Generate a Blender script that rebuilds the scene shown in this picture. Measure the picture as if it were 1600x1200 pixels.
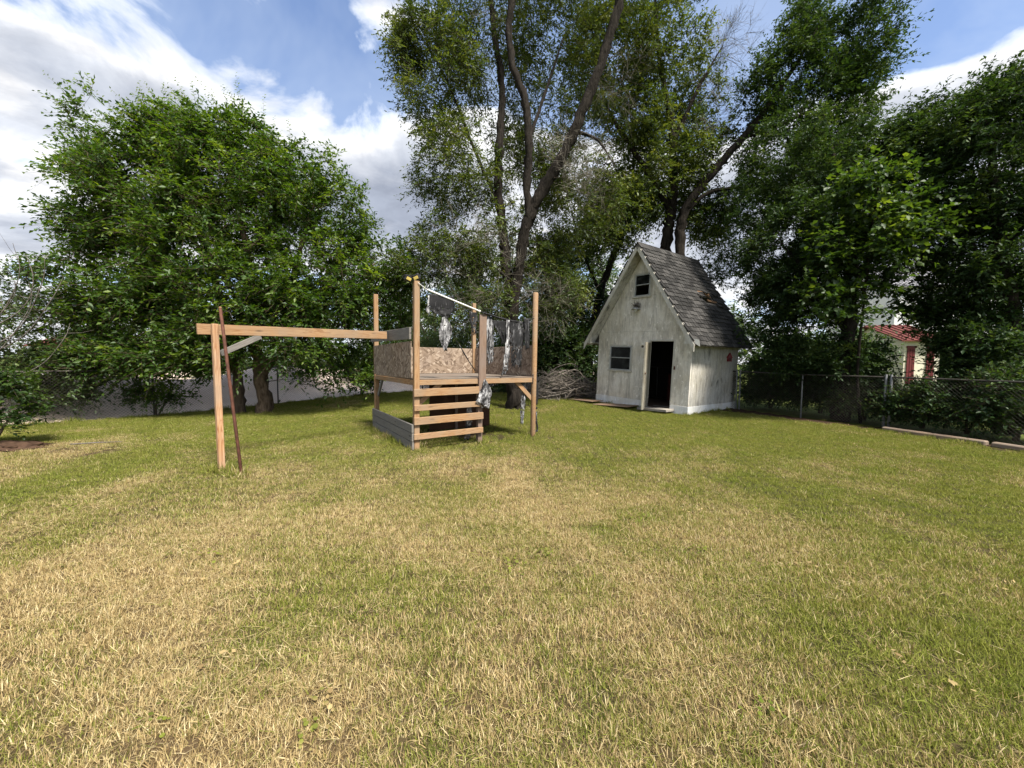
import bpy, bmesh, math, random
import numpy as np
from mathutils import Vector, Matrix

for o in list(bpy.data.objects): bpy.data.objects.remove(o)
SC = bpy.context.scene
COL = SC.collection
R = math.radians
random.seed(7); rng = np.random.default_rng(7)

# ------------------------------------------------------------------ camera, light, exposure
cam = bpy.data.objects.new('camera', bpy.data.cameras.new('camera'))
COL.objects.link(cam); SC.camera = cam
cam.data.sensor_width = 36; cam.data.lens = 36 * 601 / 1600
cam.data.clip_start = .05; cam.data.clip_end = 2000
cam.matrix_world = Matrix.Translation((0, 0, 1.5)) @ Matrix.Rotation(R(90 - 3.24), 4, 'X') @ Matrix.Rotation(R(.45), 4, 'Z')

SUN_EL, SUN_X, SUN_Y = R(57), .62, -.785
sun = bpy.data.objects.new('sun', bpy.data.lights.new('sun', 'SUN')); COL.objects.link(sun)
sun.data.energy = 4.0; sun.data.angle = R(11); sun.data.color = (1, .93, .82)
sd = Vector((SUN_X * math.cos(SUN_EL), SUN_Y * math.cos(SUN_EL), math.sin(SUN_EL)))
sun.rotation_euler = sd.to_track_quat('Z', 'Y').to_euler(); sun.location = (0, -5, 30)

SC.view_settings.view_transform = 'Standard'; SC.view_settings.look = 'None'
SC.cycles.use_light_tree = False; SC.cycles.max_bounces = 4; SC.cycles.diffuse_bounces = 3; SC.cycles.glossy_bounces = 2; SC.cycles.transmission_bounces = 3
SC.cycles.caustics_reflective = False; SC.cycles.caustics_refractive = False
SC.view_settings.exposure = 1.4; SC.view_settings.gamma = 1; SC.view_settings.use_curve_mapping = False

# node helpers
def nd(nt, t, ins=None, **attr):
    n = nt.nodes.new(t)
    for k, v in attr.items(): setattr(n, k, v)
    for k, v in (ins or {}).items():
        s = n.inputs[k]
        if isinstance(v, bpy.types.NodeSocket): nt.links.new(v, s)
        else: s.default_value = v
    return n
def mixc(nt, f, a, b, blend='MIX'):
    n = nt.nodes.new('ShaderNodeMix'); n.data_type = 'RGBA'; n.blend_type = blend
    for i, v in ((0, f), (6, a), (7, b)):
        if isinstance(v, bpy.types.NodeSocket): nt.links.new(v, n.inputs[i])
        elif i and len(v) == 3: n.inputs[i].default_value = (*v, 1)
        else: n.inputs[i].default_value = v
    return n.outputs[2]
def ramp(nt, f, stops, interp='LINEAR'):
    n = nt.nodes.new('ShaderNodeValToRGB'); cr = n.color_ramp; cr.interpolation = interp
    while len(cr.elements) < len(stops): cr.elements.new(.5)
    for e, (p, c) in zip(cr.elements, stops):
        e.position = p; e.color = (*c, 1) if not isinstance(c, (int, float)) else (c, c, c, 1)
    nt.links.new(f, n.inputs[0]); return n.outputs[0]
def mth(nt, op, a, b=0., c=None, clamp=False):
    n = nt.nodes.new('ShaderNodeMath'); n.operation = op; n.use_clamp = clamp
    for i, v in enumerate((a, b, c)):
        if v is None: continue
        if isinstance(v, bpy.types.NodeSocket): nt.links.new(v, n.inputs[i])
        else: n.inputs[i].default_value = v
    return n.outputs[0]
def mapv(nt, v, scale=(1, 1, 1), loc=(0, 0, 0), rot=(0, 0, 0)):
    return nd(nt, 'ShaderNodeMapping', {'Vector': v, 'Scale': scale, 'Location': loc, 'Rotation': rot}).outputs[0]
def noise(nt, v, scale, detail=4, rough=.55, dist=0.):
    return nd(nt, 'ShaderNodeTexNoise', {'Vector': v, 'Scale': scale, 'Detail': detail, 'Roughness': rough, 'Distortion': dist}).outputs[0]
def vadd(nt, a, b):
    n = nt.nodes.new('ShaderNodeVectorMath'); n.operation = 'ADD'
    for i, v in enumerate((a, b)):
        if isinstance(v, bpy.types.NodeSocket): nt.links.new(v, n.inputs[i])
        else: n.inputs[i].default_value = v
    return n.outputs[0]

# ------------------------------------------------------------------ sky with broken cumulus
def make_world():
    w = bpy.data.worlds.new('World'); SC.world = w; w.use_nodes = True
    nt = w.node_tree; nt.nodes.clear()
    sky = nd(nt, 'ShaderNodeTexSky', sky_type='NISHITA', sun_disc=False, sun_elevation=SUN_EL,
             sun_rotation=math.atan2(SUN_X, SUN_Y), altitude=100, air_density=1.0, dust_density=.6, ozone_density=1.5)
    tc = nd(nt, 'ShaderNodeTexCoord').outputs['Generated']
    sp = nd(nt, 'ShaderNodeSeparateXYZ', {0: tc})
    z = mth(nt, 'MAXIMUM', sp.outputs[2], 0.0)
    den = mth(nt, 'ADD', z, .30)
    u = mth(nt, 'DIVIDE', sp.outputs[0], den); v = mth(nt, 'DIVIDE', sp.outputs[1], den)
    p = nd(nt, 'ShaderNodeCombineXYZ', {0: u, 1: v, 2: 0.}).outputs[0]
    q = mapv(nt, p, (1, 1, 1), CLOUD_OFF, (0, 0, CLOUD_ROT))
    big = noise(nt, q, 1.0, 2, .5, .3)
    fine = noise(nt, q, 3.2, 7, .56, .35)
    dens = mth(nt, 'ADD', mth(nt, 'MULTIPLY', big, .55), mth(nt, 'MULTIPLY', fine, .45))
    bias = ramp(nt, z, [(0, .52), (.15, .45), (.21, .58), (.34, .63), (.41, .58), (.48, .45), (.58, .42), (.78, .54), (1, .5)])   # cloud bank low down, clearer band above it
    dens = mth(nt, 'ADD', dens, mth(nt, 'MULTIPLY', mth(nt, 'SUBTRACT', bias, .5), .75))
    alpha = ramp(nt, dens, [(.462, 0), (.485, .65), (.515, 1)])
    # thick parts grey below, thin rims bright
    shade = ramp(nt, dens, [(.462, (.48, .53, .61)), (.515, (.60, .60, .60)), (.565, (.40, .42, .46)), (.66, (.23, .255, .31))])
    puff = ramp(nt, noise(nt, q, 6.0, 6, .6, .4), [(.3, (.80, .80, .82)), (.62, (1.10, 1.10, 1.10))])
    cl = mixc(nt, 1., shade, puff, 'MULTIPLY')
    haze = ramp(nt, z, [(0, .6), (.3, .16), (.7, .05)])
    skyc = mixc(nt, 1., sky.outputs[0], (SKYK * .92, SKYK * .98, SKYK * 1.12), 'MULTIPLY')
    skyh = mixc(nt, haze, skyc, (.52, .59, .66))
    veil = ramp(nt, noise(nt, q, 1.7, 5, .6, .6), [(.42, 0), (.75, .5)])
    skyv = mixc(nt, veil, skyh, (.40, .46, .55))
    col = mixc(nt, alpha, skyv, cl)
    bg = nd(nt, 'ShaderNodeBackground', {'Color': col, 'Strength': SKYS})
    out = nd(nt, 'ShaderNodeOutputWorld', {0: bg.outputs[0]})
    w.cycles.sampling_method = 'NONE'
CLOUD_OFF = (1.53, -6.27, 0); CLOUD_ROT = 2.32; SKYK = .105; SKYS = .75
make_world()

# ------------------------------------------------------------------ materials
def mat(name, rough=.8, spec=.25):
    m = bpy.data.materials.new(name); m.use_nodes = True; nt = m.node_tree
    b = nt.nodes['Principled BSDF']; b.inputs['Roughness'].default_value = rough
    b.inputs['Specular IOR Level'].default_value = spec
    return m, nt, b
def setc(nt, b, c):
    if isinstance(c, bpy.types.NodeSocket): nt.links.new(c, b.inputs['Base Color'])
    else: b.inputs['Base Color'].default_value = (*c, 1)
def bump(nt, b, h, strength=.3, dist=.01):
    n = nd(nt, 'ShaderNodeBump', {'Height': h, 'Strength': strength, 'Distance': dist}); nt.links.new(n.outputs[0], b.inputs['Normal'])
def objvec(nt, jitter=True):
    tc = nd(nt, 'ShaderNodeTexCoord').outputs['Object']
    if not jitter: return tc
    r = nd(nt, 'ShaderNodeObjectInfo').outputs['Random']
    return vadd(nt, tc, nd(nt, 'ShaderNodeCombineXYZ', {0: mth(nt, 'MULTIPLY', r, 37.), 1: mth(nt, 'MULTIPLY', r, 11.), 2: mth(nt, 'MULTIPLY', r, 23.)}).outputs[0])

def wood(name, light, mid, dark, knots=True, grain=1., weather=None):
    m, nt, b = mat(name, .85, .15)
    v = objvec(nt)
    g1 = noise(nt, mapv(nt, v, (.55, 9, 9)), 1.6, 3, .5, .9)
    rings = nd(nt, 'ShaderNodeMath', {0: mth(nt, 'MULTIPLY', g1, 9.)}, operation='FRACT').outputs[0]
    fib = noise(nt, mapv(nt, v, (2.5, 90, 90)), 1.5, 4, .6)
    c = ramp(nt, rings, [(0, light), (.55, mid), (.86, dark), (1, light)])
    c = mixc(nt, .45 * grain, mid, c)
    c = mixc(nt, mth(nt, 'MULTIPLY', fib, .55), c, dark)
    if knots:
        k = nd(nt, 'ShaderNodeTexVoronoi', {'Vector': mapv(nt, v, (1.6, 6, 6)), 'Scale': 1.1}, feature='F1').outputs['Distance']
        c = mixc(nt, ramp(nt, k, [(.05, .9), (.13, 0)]), c, tuple(x * .35 for x in dark))
    big = noise(nt, v, 2.2, 3, .6)
    c = mixc(nt, ramp(nt, big, [(.38, 0), (.66, .7)]), c, weather or tuple(x * .6 for x in mid))
    setc(nt, b, c); bump(nt, b, fib, .35, .004); return m
M = {}
M['pine'] = wood('pine_lumber', (.44, .30, .17), (.355, .215, .110), (.18, .088, .04), weather=(.26, .195, .135), grain=1.6)
M['pine_pale'] = wood('pale_pine_lumber', (.58, .40, .25), (.46, .28, .15), (.27, .12, .05), grain=2.2, weather=(.34, .25, .18))
M['grey_wood'] = wood('weathered_grey_lumber', (.31, .29, .265), (.22, .205, .185), (.085, .075, .068), weather=(.15, .145, .135))
M['brown_post'] = wood('weathered_brown_lumber', (.30, .22, .16), (.22, .15, .11), (.11, .07, .05), weather=(.18, .14, .12))
M['deck'] = wood('weathered_deck_plywood', (.24, .22, .19), (.17, .15, .13), (.10, .085, .07), knots=False, weather=(.16, .11, .08))
M['dark_panel'] = wood('stained_plywood', (.12, .065, .04), (.085, .042, .025), (.045, .02, .012), knots=False)
M['plywood'] = wood('old_plywood', (.33, .22, .14), (.25, .16, .10), (.15, .09, .055), knots=False, weather=(.22, .18, .14))
M['timber'] = wood('landscape_timber', (.36, .28, .20), (.27, .20, .14), (.15, .10, .07), weather=(.20, .17, .14))

def osb():
    m, nt, b = mat('oriented_strand_board', .85, .15); v = objvec(nt)
    sp = nd(nt, 'ShaderNodeSeparateXYZ', {0: v}); fl = nd(nt, 'ShaderNodeCombineXYZ', {0: mth(nt, 'ADD', sp.outputs[0], sp.outputs[1]), 1: sp.outputs[2], 2: 0.}).outputs[0]
    def flakes(rot, sc):
        c = nd(nt, 'ShaderNodeTexVoronoi', {'Vector': mapv(nt, mapv(nt, fl, (1, 1, 1), (0, 0, 0), (0, 0, rot)), (9 * sc, 26 * sc, 1), (rot * 7, 2, 0)), 'Scale': 1.0}, voronoi_dimensions='2D').outputs['Color']
        return nd(nt, 'ShaderNodeSeparateColor', {0: c}).outputs[0]
    pick = nd(nt, 'ShaderNodeSeparateColor', {0: nd(nt, 'ShaderNodeTexVoronoi', {'Vector': fl, 'Scale': 13.}, voronoi_dimensions='2D').outputs['Color']}).outputs[1]
    a_, b_, c_ = flakes(.5, 1.), flakes(-.6, 1.1), flakes(1.5, .9)
    f = nd(nt, 'ShaderNodeMix', {0: mth(nt, 'GREATER_THAN', pick, .4), 2: a_, 3: b_}).outputs[0]; f = nd(nt, 'ShaderNodeMix', {0: mth(nt, 'GREATER_THAN', pick, .75), 2: f, 3: c_}).outputs[0]
    c = ramp(nt, f, [(.0, (.12, .085, .06)), (.35, (.22, .165, .12)), (.7, (.285, .22, .165)), (1., (.40, .33, .26))])
    st = noise(nt, v, 2.5, 4, .6)
    c = mixc(nt, ramp(nt, st, [(.45, 0), (.75, .55)]), c, (.17, .13, .11))
    setc(nt, b, c); bump(nt, b, f, .3, .004); return m
M['osb'] = osb()

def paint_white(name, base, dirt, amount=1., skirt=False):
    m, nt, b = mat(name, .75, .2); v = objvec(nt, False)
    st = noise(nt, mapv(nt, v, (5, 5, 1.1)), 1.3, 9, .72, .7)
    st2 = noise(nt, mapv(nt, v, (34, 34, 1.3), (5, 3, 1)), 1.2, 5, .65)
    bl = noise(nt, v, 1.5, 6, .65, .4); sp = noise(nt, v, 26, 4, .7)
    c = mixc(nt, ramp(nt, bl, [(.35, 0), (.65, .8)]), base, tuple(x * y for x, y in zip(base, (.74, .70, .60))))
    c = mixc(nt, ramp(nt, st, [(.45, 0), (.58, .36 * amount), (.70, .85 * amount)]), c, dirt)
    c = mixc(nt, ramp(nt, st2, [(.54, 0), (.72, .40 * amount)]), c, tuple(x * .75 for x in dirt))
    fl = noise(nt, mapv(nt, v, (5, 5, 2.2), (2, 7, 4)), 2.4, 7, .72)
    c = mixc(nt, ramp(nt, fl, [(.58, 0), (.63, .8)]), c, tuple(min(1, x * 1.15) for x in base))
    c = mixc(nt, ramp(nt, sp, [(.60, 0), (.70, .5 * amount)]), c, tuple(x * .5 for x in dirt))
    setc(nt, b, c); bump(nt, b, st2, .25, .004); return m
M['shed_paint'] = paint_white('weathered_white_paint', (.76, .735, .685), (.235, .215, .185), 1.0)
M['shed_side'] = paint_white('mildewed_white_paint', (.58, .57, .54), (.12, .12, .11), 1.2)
M['trim'] = paint_white('dirty_white_trim', (.56, .55, .51), (.26, .24, .21), .7)
M['skirt'] = paint_white('fresh_white_paint', (.82, .84, .86), (.34, .34, .34), .4)
M['door_paint'] = paint_white('peeling_door_paint', (.42, .40, .34), (.14, .12, .09), 1.2)

def simple(name, col, rough=.7, spec=.3, metal=0., var=.25, scale=8.):
    m, nt, b = mat(name, rough, spec); b.inputs['Metallic'].default_value = metal
    v = objvec(nt)
    n = noise(nt, v, scale, 5, .6)
    setc(nt, b, ramp(nt, n, [(.3, tuple(x * (1 - var) for x in col)), (.7, tuple(min(1, x * (1 + var)) for x in col))]))
    bump(nt, b, n, .15, .004); return m
M['dark'] = simple('painted_interior_shade', (.03, .026, .022), .9)  # near-black colour painted in for shade inside the shed and its wall hole
M['interior'] = simple('dusty_interior_boards', (.10, .07, .05), .9)
M['maroon'] = simple('dark_maroon_panel', (.09, .025, .02), .7)
M['rust'] = simple('rusty_iron', (.105, .045, .03), .75, .3, .3, .45, 14)
M['galv'] = simple('galvanised_steel', (.17, .175, .18), .5, .5, .6, .2, 20)
M['galv_dark'] = simple('tarnished_steel', (.075, .068, .06), .6, .4, .5, .3, 20)
M['black'] = simple('black_plastic', (.015, .015, .016), .5)
M['yellow'] = simple('yellow_plastic', (.48, .38, .10), .5, .4, 0, .08)
M['pvc'] = simple('grimy_white_plastic', (.66, .66, .64), .5, .4, 0, .18)
M['concrete'] = simple('concrete_slab', (.26, .24, .21), .9, .2, 0, .3, 5)
M['alu'] = simple('aluminium_frame', (.40, .42, .42), .5, .5, .4, .2)
M['lamp_metal'] = simple('dull_lamp_metal', (.42, .42, .40), .45, .5, .5, .2)
M['nest'] = simple('dry_nest_straw', (.10, .08, .06), .95)
M['red'] = simple('faded_red_paint', (.22, .02, .025), .6, .3, 0, .3)
M['cream'] = simple('cream_stucco', (.66, .62, .50), .9, .2, 0, .08, 3)
M['white_siding'] = simple('white_siding', (.60, .61, .61), .8, .2, 0, .06, 3)
M['red_tile'] = simple('red_roof_tile', (.125, .04, .034), .85, .2, 0, .35, 6)
M['shutter'] = simple('red_shutter_paint', (.12, .022, .024), .6, .3, 0, .2)
M['grey_roof'] = simple('grey_far_roof', (.22, .22, .23), .9)
M['soil'] = simple('dark_loose_soil', (.055, .033, .022), .95, .1, 0, .5, 12)
M['fence_wood'] = simple('pale_fence_boards', (.50, .44, .32), .9, .1, 0, .2)
M['fawn'] = simple('brown_sheathing', (.25, .15, .085), .9, .1, 0, .4, 9)

def glass():
    m, nt, b = mat('dusty_window_glass', .2, .18)
    v = objvec(nt); n = noise(nt, v, 5, 4, .6)
    setc(nt, b, ramp(nt, n, [(.40, (.006, .007, .007)), (.62, (.018, .02, .02)), (.75, (.06, .065, .062))])); return m
M['glass'] = glass()

def shingle():
    m, nt, b = mat('asphalt_shingle', .95, .12); v = objvec(nt)
    r = nd(nt, 'ShaderNodeObjectInfo').outputs['Random']
    gr = noise(nt, v, 90, 3, .7); bl = noise(nt, v, 5, 4, .6)
    c = ramp(nt, r, [(0, (.014, .014, .014)), (.5, (.030, .0295, .029)), (1, (.066, .064, .062))])
    c = mixc(nt, ramp(nt, gr, [(.4, 0), (.7, .3)]), c, (.09, .087, .084))
    c = mixc(nt, ramp(nt, bl, [(.5, 0), (.8, .6)]), c, (.03, .03, .028))
    setc(nt, b, c); bump(nt, b, gr, .5, .004); return m
M['shingle'] = shingle()

def tarp(name, k):
    m, nt, b = mat(name, .7, .3); v = objvec(nt)
    st = noise(nt, mapv(nt, v, (60, 60, 3.0)), 1.3, 6, .72, .5)
    bl = noise(nt, mapv(nt, v, (1, 1, .5)), 11, 6, .7, .6)
    f = mth(nt, 'ADD', mth(nt, 'MULTIPLY', st, .55), mth(nt, 'MULTIPLY', bl, .45))
    setc(nt, b, ramp(nt, f, [(k - .06, (.007, .007, .008)), (k, (.025, .025, .027)), (k + .05, (.20, .20, .21)), (k + .12, (.55, .55, .55))]))
    bump(nt, b, bl, .5, .01); return m
M['tarp_black'] = tarp('tattered_black_tarp', .58)
M['tarp_mix'] = tarp('frayed_black_and_white_tarp', .55)
M['tarp_white'] = tarp('shredded_white_tarp', .48)

def bark(name, light, dark, sc=1.):
    m, nt, b = mat(name, .95, .1)
    p = nd(nt, 'ShaderNodeNewGeometry').outputs['Position']
    n1 = noise(nt, mapv(nt, p, (14 * sc, 14 * sc, 3.2 * sc)), 1., 5, .65, .6)
    n2 = noise(nt, p, 3., 4, .6)
    c = ramp(nt, n1, [(.35, dark), (.65, light)])
    c = mixc(nt, ramp(nt, n2, [(.4, 0), (.75, .5)]), c, tuple(x * .55 for x in light))
    setc(nt, b, c); bump(nt, b, n1, 1., .06); return m
M['bark_grey'] = bark('grey_bark', (.20, .175, .15), (.055, .045, .038))
M['bark_dark'] = bark('shade_darkened_furrowed_bark', (.038, .032, .027), (.010, .0085, .007))  # furrowed bark, colour darkened further for the shade under the crown
M['bark_tan'] = bark('brown_bark', (.19, .14, .10), (.06, .042, .03))
M['twig_pale'] = bark('dead_pale_twigs', (.27, .25, .205), (.13, .115, .095))
M['twig_brown'] = bark('brown_twigs', (.12, .095, .07), (.05, .04, .03))
M['deadwood'] = bark('dead_grey_wood', (.27, .24, .21), (.07, .06, .052))

def leaf(name, cols, trans=.4, tcol=None, gloss=.028):
    m = bpy.data.materials.new(name); m.use_nodes = True; nt = m.node_tree; nt.nodes.clear()
    r = nd(nt, 'ShaderNodeAttribute', attribute_name='rnd').outputs['Fac']
    c = ramp(nt, r, [(i / (len(cols) - 1), k) for i, k in enumerate(cols)])
    t = mixc(nt, 1., c, tcol or (1.9, 1.75, .7), 'MULTIPLY')
    d = nd(nt, 'ShaderNodeBsdfDiffuse', {0: c}); tr = nd(nt, 'ShaderNodeBsdfTranslucent', {0: t})
    g = nd(nt, 'ShaderNodeBsdfGlossy', {0: (.8, .85, .8, 1), 'Roughness': .5})
    a = nd(nt, 'ShaderNodeMixShader', {0: trans, 1: d.outputs[0], 2: tr.outputs[0]})
    e = nd(nt, 'ShaderNodeMixShader', {0: gloss, 1: a.outputs[0], 2: g.outputs[0]})
    nd(nt, 'ShaderNodeOutputMaterial', {0: e.outputs[0]}); return m
M['leaf_elm'] = leaf('bright_elm_leaf', [(.020, .050, .007), (.036, .080, .009), (.058, .110, .011), (.125, .185, .019)], .42)
M['leaf_pecan'] = leaf('olive_leaf', [(.028, .050, .011), (.048, .078, .017), (.074, .104, .024), (.13, .155, .038)], .35)
M['leaf_oak'] = leaf('dark_oak_leaf', [(.014, .034, .010), (.023, .050, .013), (.037, .070, .018), (.065, .100, .028)], .3, gloss=.022)
M['leaf_maple'] = leaf('fresh_maple_leaf', [(.017, .040, .009), (.029, .062, .011), (.046, .086, .013), (.095, .145, .02)], .45)
M['leaf_bush'] = leaf('dull_bush_leaf', [(.025, .050, .014), (.040, .072, .020), (.062, .098, .028), (.095, .13, .042)], .3)
M['leaf_far'] = leaf('far_tree_leaf', [(.028, .058, .020), (.042, .080, .026), (.060, .10, .032), (.085, .13, .045)], .3)

def grass_mat():
    m = bpy.data.materials.new('grass_blade'); m.use_nodes = True; nt = m.node_tree; nt.nodes.clear()
    r = nd(nt, 'ShaderNodeAttribute', attribute_name='rnd').outputs['Fac']
    s = nd(nt, 'ShaderNodeAttribute', attribute_name='rnd2').outputs['Fac']
    dry = nd(nt, 'ShaderNodeAttribute', attribute_name='dry', attribute_type='INSTANCER').outputs['Fac']
    pos = nd(nt, 'ShaderNodeNewGeometry').outputs['Position']
    pn = noise(nt, pos, 2.3, 3, .6)
    green = ramp(nt, s, [(0, (.070, .096, .018)), (.35, (.128, .162, .028)), (.7, (.195, .228, .040)), (1, (.30, .315, .08))])
    green = mixc(nt, ramp(nt, pn, [(.35, 0), (.68, .6)]), green, (.215, .21, .05))
    tan = ramp(nt, s, [(0, (.22, .155, .075)), (.4, (.40, .305, .150)), (.75, (.50, .40, .215)), (1, (.64, .55, .34))])
    pf = mth(nt, 'MULTIPLY', mth(nt, 'SUBTRACT', noise(nt, pos, 9., 3, .65), .5), .9)
    k = mth(nt, 'MULTIPLY', mth(nt, 'ADD', mth(nt, 'SUBTRACT', mth(nt, 'ADD', dry, pf), r), .09), 5.5, clamp=True)
    c = mixc(nt, k, green, tan)
    d = nd(nt, 'ShaderNodeBsdfDiffuse', {0: c}); t = nd(nt, 'ShaderNodeBsdfTranslucent', {0: mixc(nt, 1., c, (1.25, 1.25, .8), 'MULTIPLY')})
    e = nd(nt, 'ShaderNodeMixShader', {0: .28, 1: d.outputs[0], 2: t.outputs[0]})
    nd(nt, 'ShaderNodeOutputMaterial', {0: e.outputs[0]}); return m
M['grass'] = grass_mat()

def lawn_mat():
    m, nt, b = mat('thatchy_soil', .95, .05)
    dry = nd(nt, 'ShaderNodeAttribute', attribute_name='dry').outputs['Fac']; bare = nd(nt, 'ShaderNodeAttribute', attribute_name='bare').outputs['Fac']
    p = nd(nt, 'ShaderNodeNewGeometry').outputs['Position']
    n = noise(nt, p, 22, 5, .7); n2 = noise(nt, p, 120, 3, .7)
    c = mixc(nt, dry, (.040, .042, .016), (.095, .066, .036))
    c = mixc(nt, ramp(nt, n, [(.4, 0), (.7, .6)]), c, (.07, .05, .028))
    litter = ramp(nt, n2, [(.3, (.022, .014, .010)), (.6, (.060, .038, .025)), (.8, (.12, .08, .05))])
    c = mixc(nt, bare, c, litter)
    setc(nt, b, c); bump(nt, b, n2, .6, .02); return m
M['lawn'] = lawn_mat()
def ground_mat():
    m, nt, b = mat('rough_pasture', .95, .05)
    p = nd(nt, 'ShaderNodeNewGeometry').outputs['Position']
    n = noise(nt, p, .8, 6, .65); n2 = noise(nt, p, 14, 4, .7)
    c = ramp(nt, n, [(.35, (.075, .105, .025)), (.6, (.13, .155, .04)), (.75, (.22, .19, .085))])
    c = mixc(nt, mth(nt, 'MULTIPLY', n2, .5), c, (.04, .05, .015))
    setc(nt, b, c); bump(nt, b, n2, .6, .05); return m
M['ground'] = ground_mat()
def gravel_mat():
    m, nt, b = mat('pale_caliche', .95, .05)
    p = nd(nt, 'ShaderNodeNewGeometry').outputs['Position']
    n = noise(nt, p, .9, 6, .65, .5); n2 = noise(nt, p, 30, 4, .75)
    c = ramp(nt, n, [(.35, (.60, .48, .39)), (.55, (.74, .61, .50)), (.72, (.80, .70, .59))])
    c = mixc(nt, mth(nt, 'MULTIPLY', n2, .3), c, (.40, .32, .27))
    setc(nt, b, c); bump(nt, b, n2, .6, .03); return m
M['gravel'] = gravel_mat()

# ------------------------------------------------------------------ object helpers
def tag(o, label=None, cat=None, group=None, kind=None):
    if label: o['label'] = label
    if cat: o['category'] = cat
    if group: o['group'] = group
    if kind: o['kind'] = kind
    return o
def empty(name, loc=(0, 0, 0), rz=0.):
    o = bpy.data.objects.new(name, None); COL.objects.link(o); o.location = loc; o.rotation_euler = (0, 0, rz)
    o.empty_display_size = .2; return o
def link(name, me, m, parent=None, smooth=False):
    o = bpy.data.objects.new(name, me); COL.objects.link(o)
    if m is not None: me.materials.clear(); me.materials.append(m)
    if smooth: me.polygons.foreach_set('use_smooth', np.ones(len(me.polygons), bool))
    o.parent = parent; return o
def mk(name, verts, faces, m, parent=None, smooth=False):
    me = bpy.data.meshes.new(name); me.from_pydata([tuple(v) for v in verts], [], [tuple(f) for f in faces]); me.update()
    return link(name, me, m, parent, smooth)
def fast_mesh(name, v, f):                                   # v (n,3), f (m,k) numpy
    me = bpy.data.meshes.new(name); v = np.asarray(v, np.float32); f = np.asarray(f, np.int32)
    me.vertices.add(len(v)); me.vertices.foreach_set('co', v.ravel())
    n, k = f.shape
    me.loops.add(n * k); me.loops.foreach_set('vertex_index', f.ravel())
    me.polygons.add(n); me.polygons.foreach_set('loop_start', np.arange(0, n * k, k, dtype=np.int32))
    me.polygons.foreach_set('loop_total', np.full(n, k, np.int32)); me.update(calc_edges=True); return me
def fattr(me, name, data, domain='FACE', typ='FLOAT'):
    a = me.attributes.new(name, typ, domain); a.data.foreach_set('value', np.asarray(data)); return a
def bevel_box(sx, sy, sz, bev=.004, x0=0.):
    bm = bmesh.new(); bmesh.ops.create_cube(bm, size=1)
    for v in bm.verts: v.co = Vector(((v.co.x + .5) * sx + x0 if x0 is not None else v.co.x * sx, v.co.y * sy, v.co.z * sz))
    if bev: bmesh.ops.bevel(bm, geom=bm.edges[:], offset=bev, segments=1, affect='EDGES', profile=.5)
    me = bpy.data.meshes.new('board'); bm.to_mesh(me); bm.free(); return me
def board(name, p0, p1, w, t, m, parent=None, side=(0, 0, 1), bev=.004):
    """board from p0 to p1 (centre line); w = size along 'side', t = other size; grain runs along local X"""
    p0, p1 = Vector(p0), Vector(p1); x = (p1 - p0); L = x.length; x.normalize()
    z = Vector(side); z = (z - x * z.dot(x)).normalized(); y = z.cross(x)
    me = bevel_box(L, t, w, bev); o = link(name, me, m, parent)
    o.matrix_local = Matrix(((x.x, y.x, z.x, p0.x), (x.y, y.y, z.y, p0.y), (x.z, y.z, z.z, p0.z), (0, 0, 0, 1))); return o
def slab(name, lo, hi, m, parent=None, bev=.003):
    """axis aligned box kept in the parent's coordinates"""
    bm = bmesh.new(); bmesh.ops.create_cube(bm, size=1); lo = Vector(lo); hi = Vector(hi)
    for v in bm.verts: v.co = Vector([(lo[i] + hi[i]) / 2 + v.co[i] * (hi[i] - lo[i]) for i in range(3)])
    if bev: bmesh.ops.bevel(bm, geom=bm.edges[:], offset=bev, segments=1, affect='EDGES', profile=.5)
    me = bpy.data.meshes.new(name); bm.to_mesh(me); bm.free(); return link(name, me, m, parent)
def prism(name, poly, axis_fn, t0, t1, m, parent=None):
    """polygon (list of 2d) extruded between t0 and t1; axis_fn(a, b, t) -> xyz"""
    n = len(poly); v = [axis_fn(a, b, t0) for a, b in poly] + [axis_fn(a, b, t1) for a, b in poly]
    f = [tuple(range(n)), tuple(range(2 * n - 1, n - 1, -1))] + [(i, i + n, (i + 1) % n + n, (i + 1) % n) for i in range(n)]
    o = mk(name, v, f, m, parent); bm = bmesh.new(); bm.from_mesh(o.data); bmesh.ops.recalc_face_normals(bm, faces=bm.faces[:]); bm.to_mesh(o.data); bm.free(); return o
def tube_arrays(pts, rad, k=6, rough=0.):
    pts = np.asarray(pts, float); rad = np.broadcast_to(np.asarray(rad, float), (len(pts),)); n = len(pts)
    T = np.gradient(pts, axis=0); T /= np.linalg.norm(T, axis=1)[:, None] + 1e-9
    a = np.array([1., 0, 0]) if abs(T[0, 0]) < .8 else np.array([0, 1., 0])
    out = np.empty((n, k, 3)); ang = np.arange(k) * 2 * np.pi / k; ca, sa = np.cos(ang), np.sin(ang)
    for i in range(n):
        a = a - T[i] * a.dot(T[i]); a /= np.linalg.norm(a) + 1e-9; b = np.cross(T[i], a)
        out[i] = pts[i] + rad[i] * ((ca[:, None] * a + sa[:, None] * b) * (1 + rough * rng.normal(0, 1, (k, 1)) if rough else 1.))
    i = np.arange(n - 1)[:, None] * k; j = np.arange(k)[None, :]; j2 = (j + 1) % k
    f = np.stack([i + j, i + j2, i + k + j2, i + k + j], -1).reshape(-1, 4)
    return out.reshape(-1, 3), f
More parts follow.
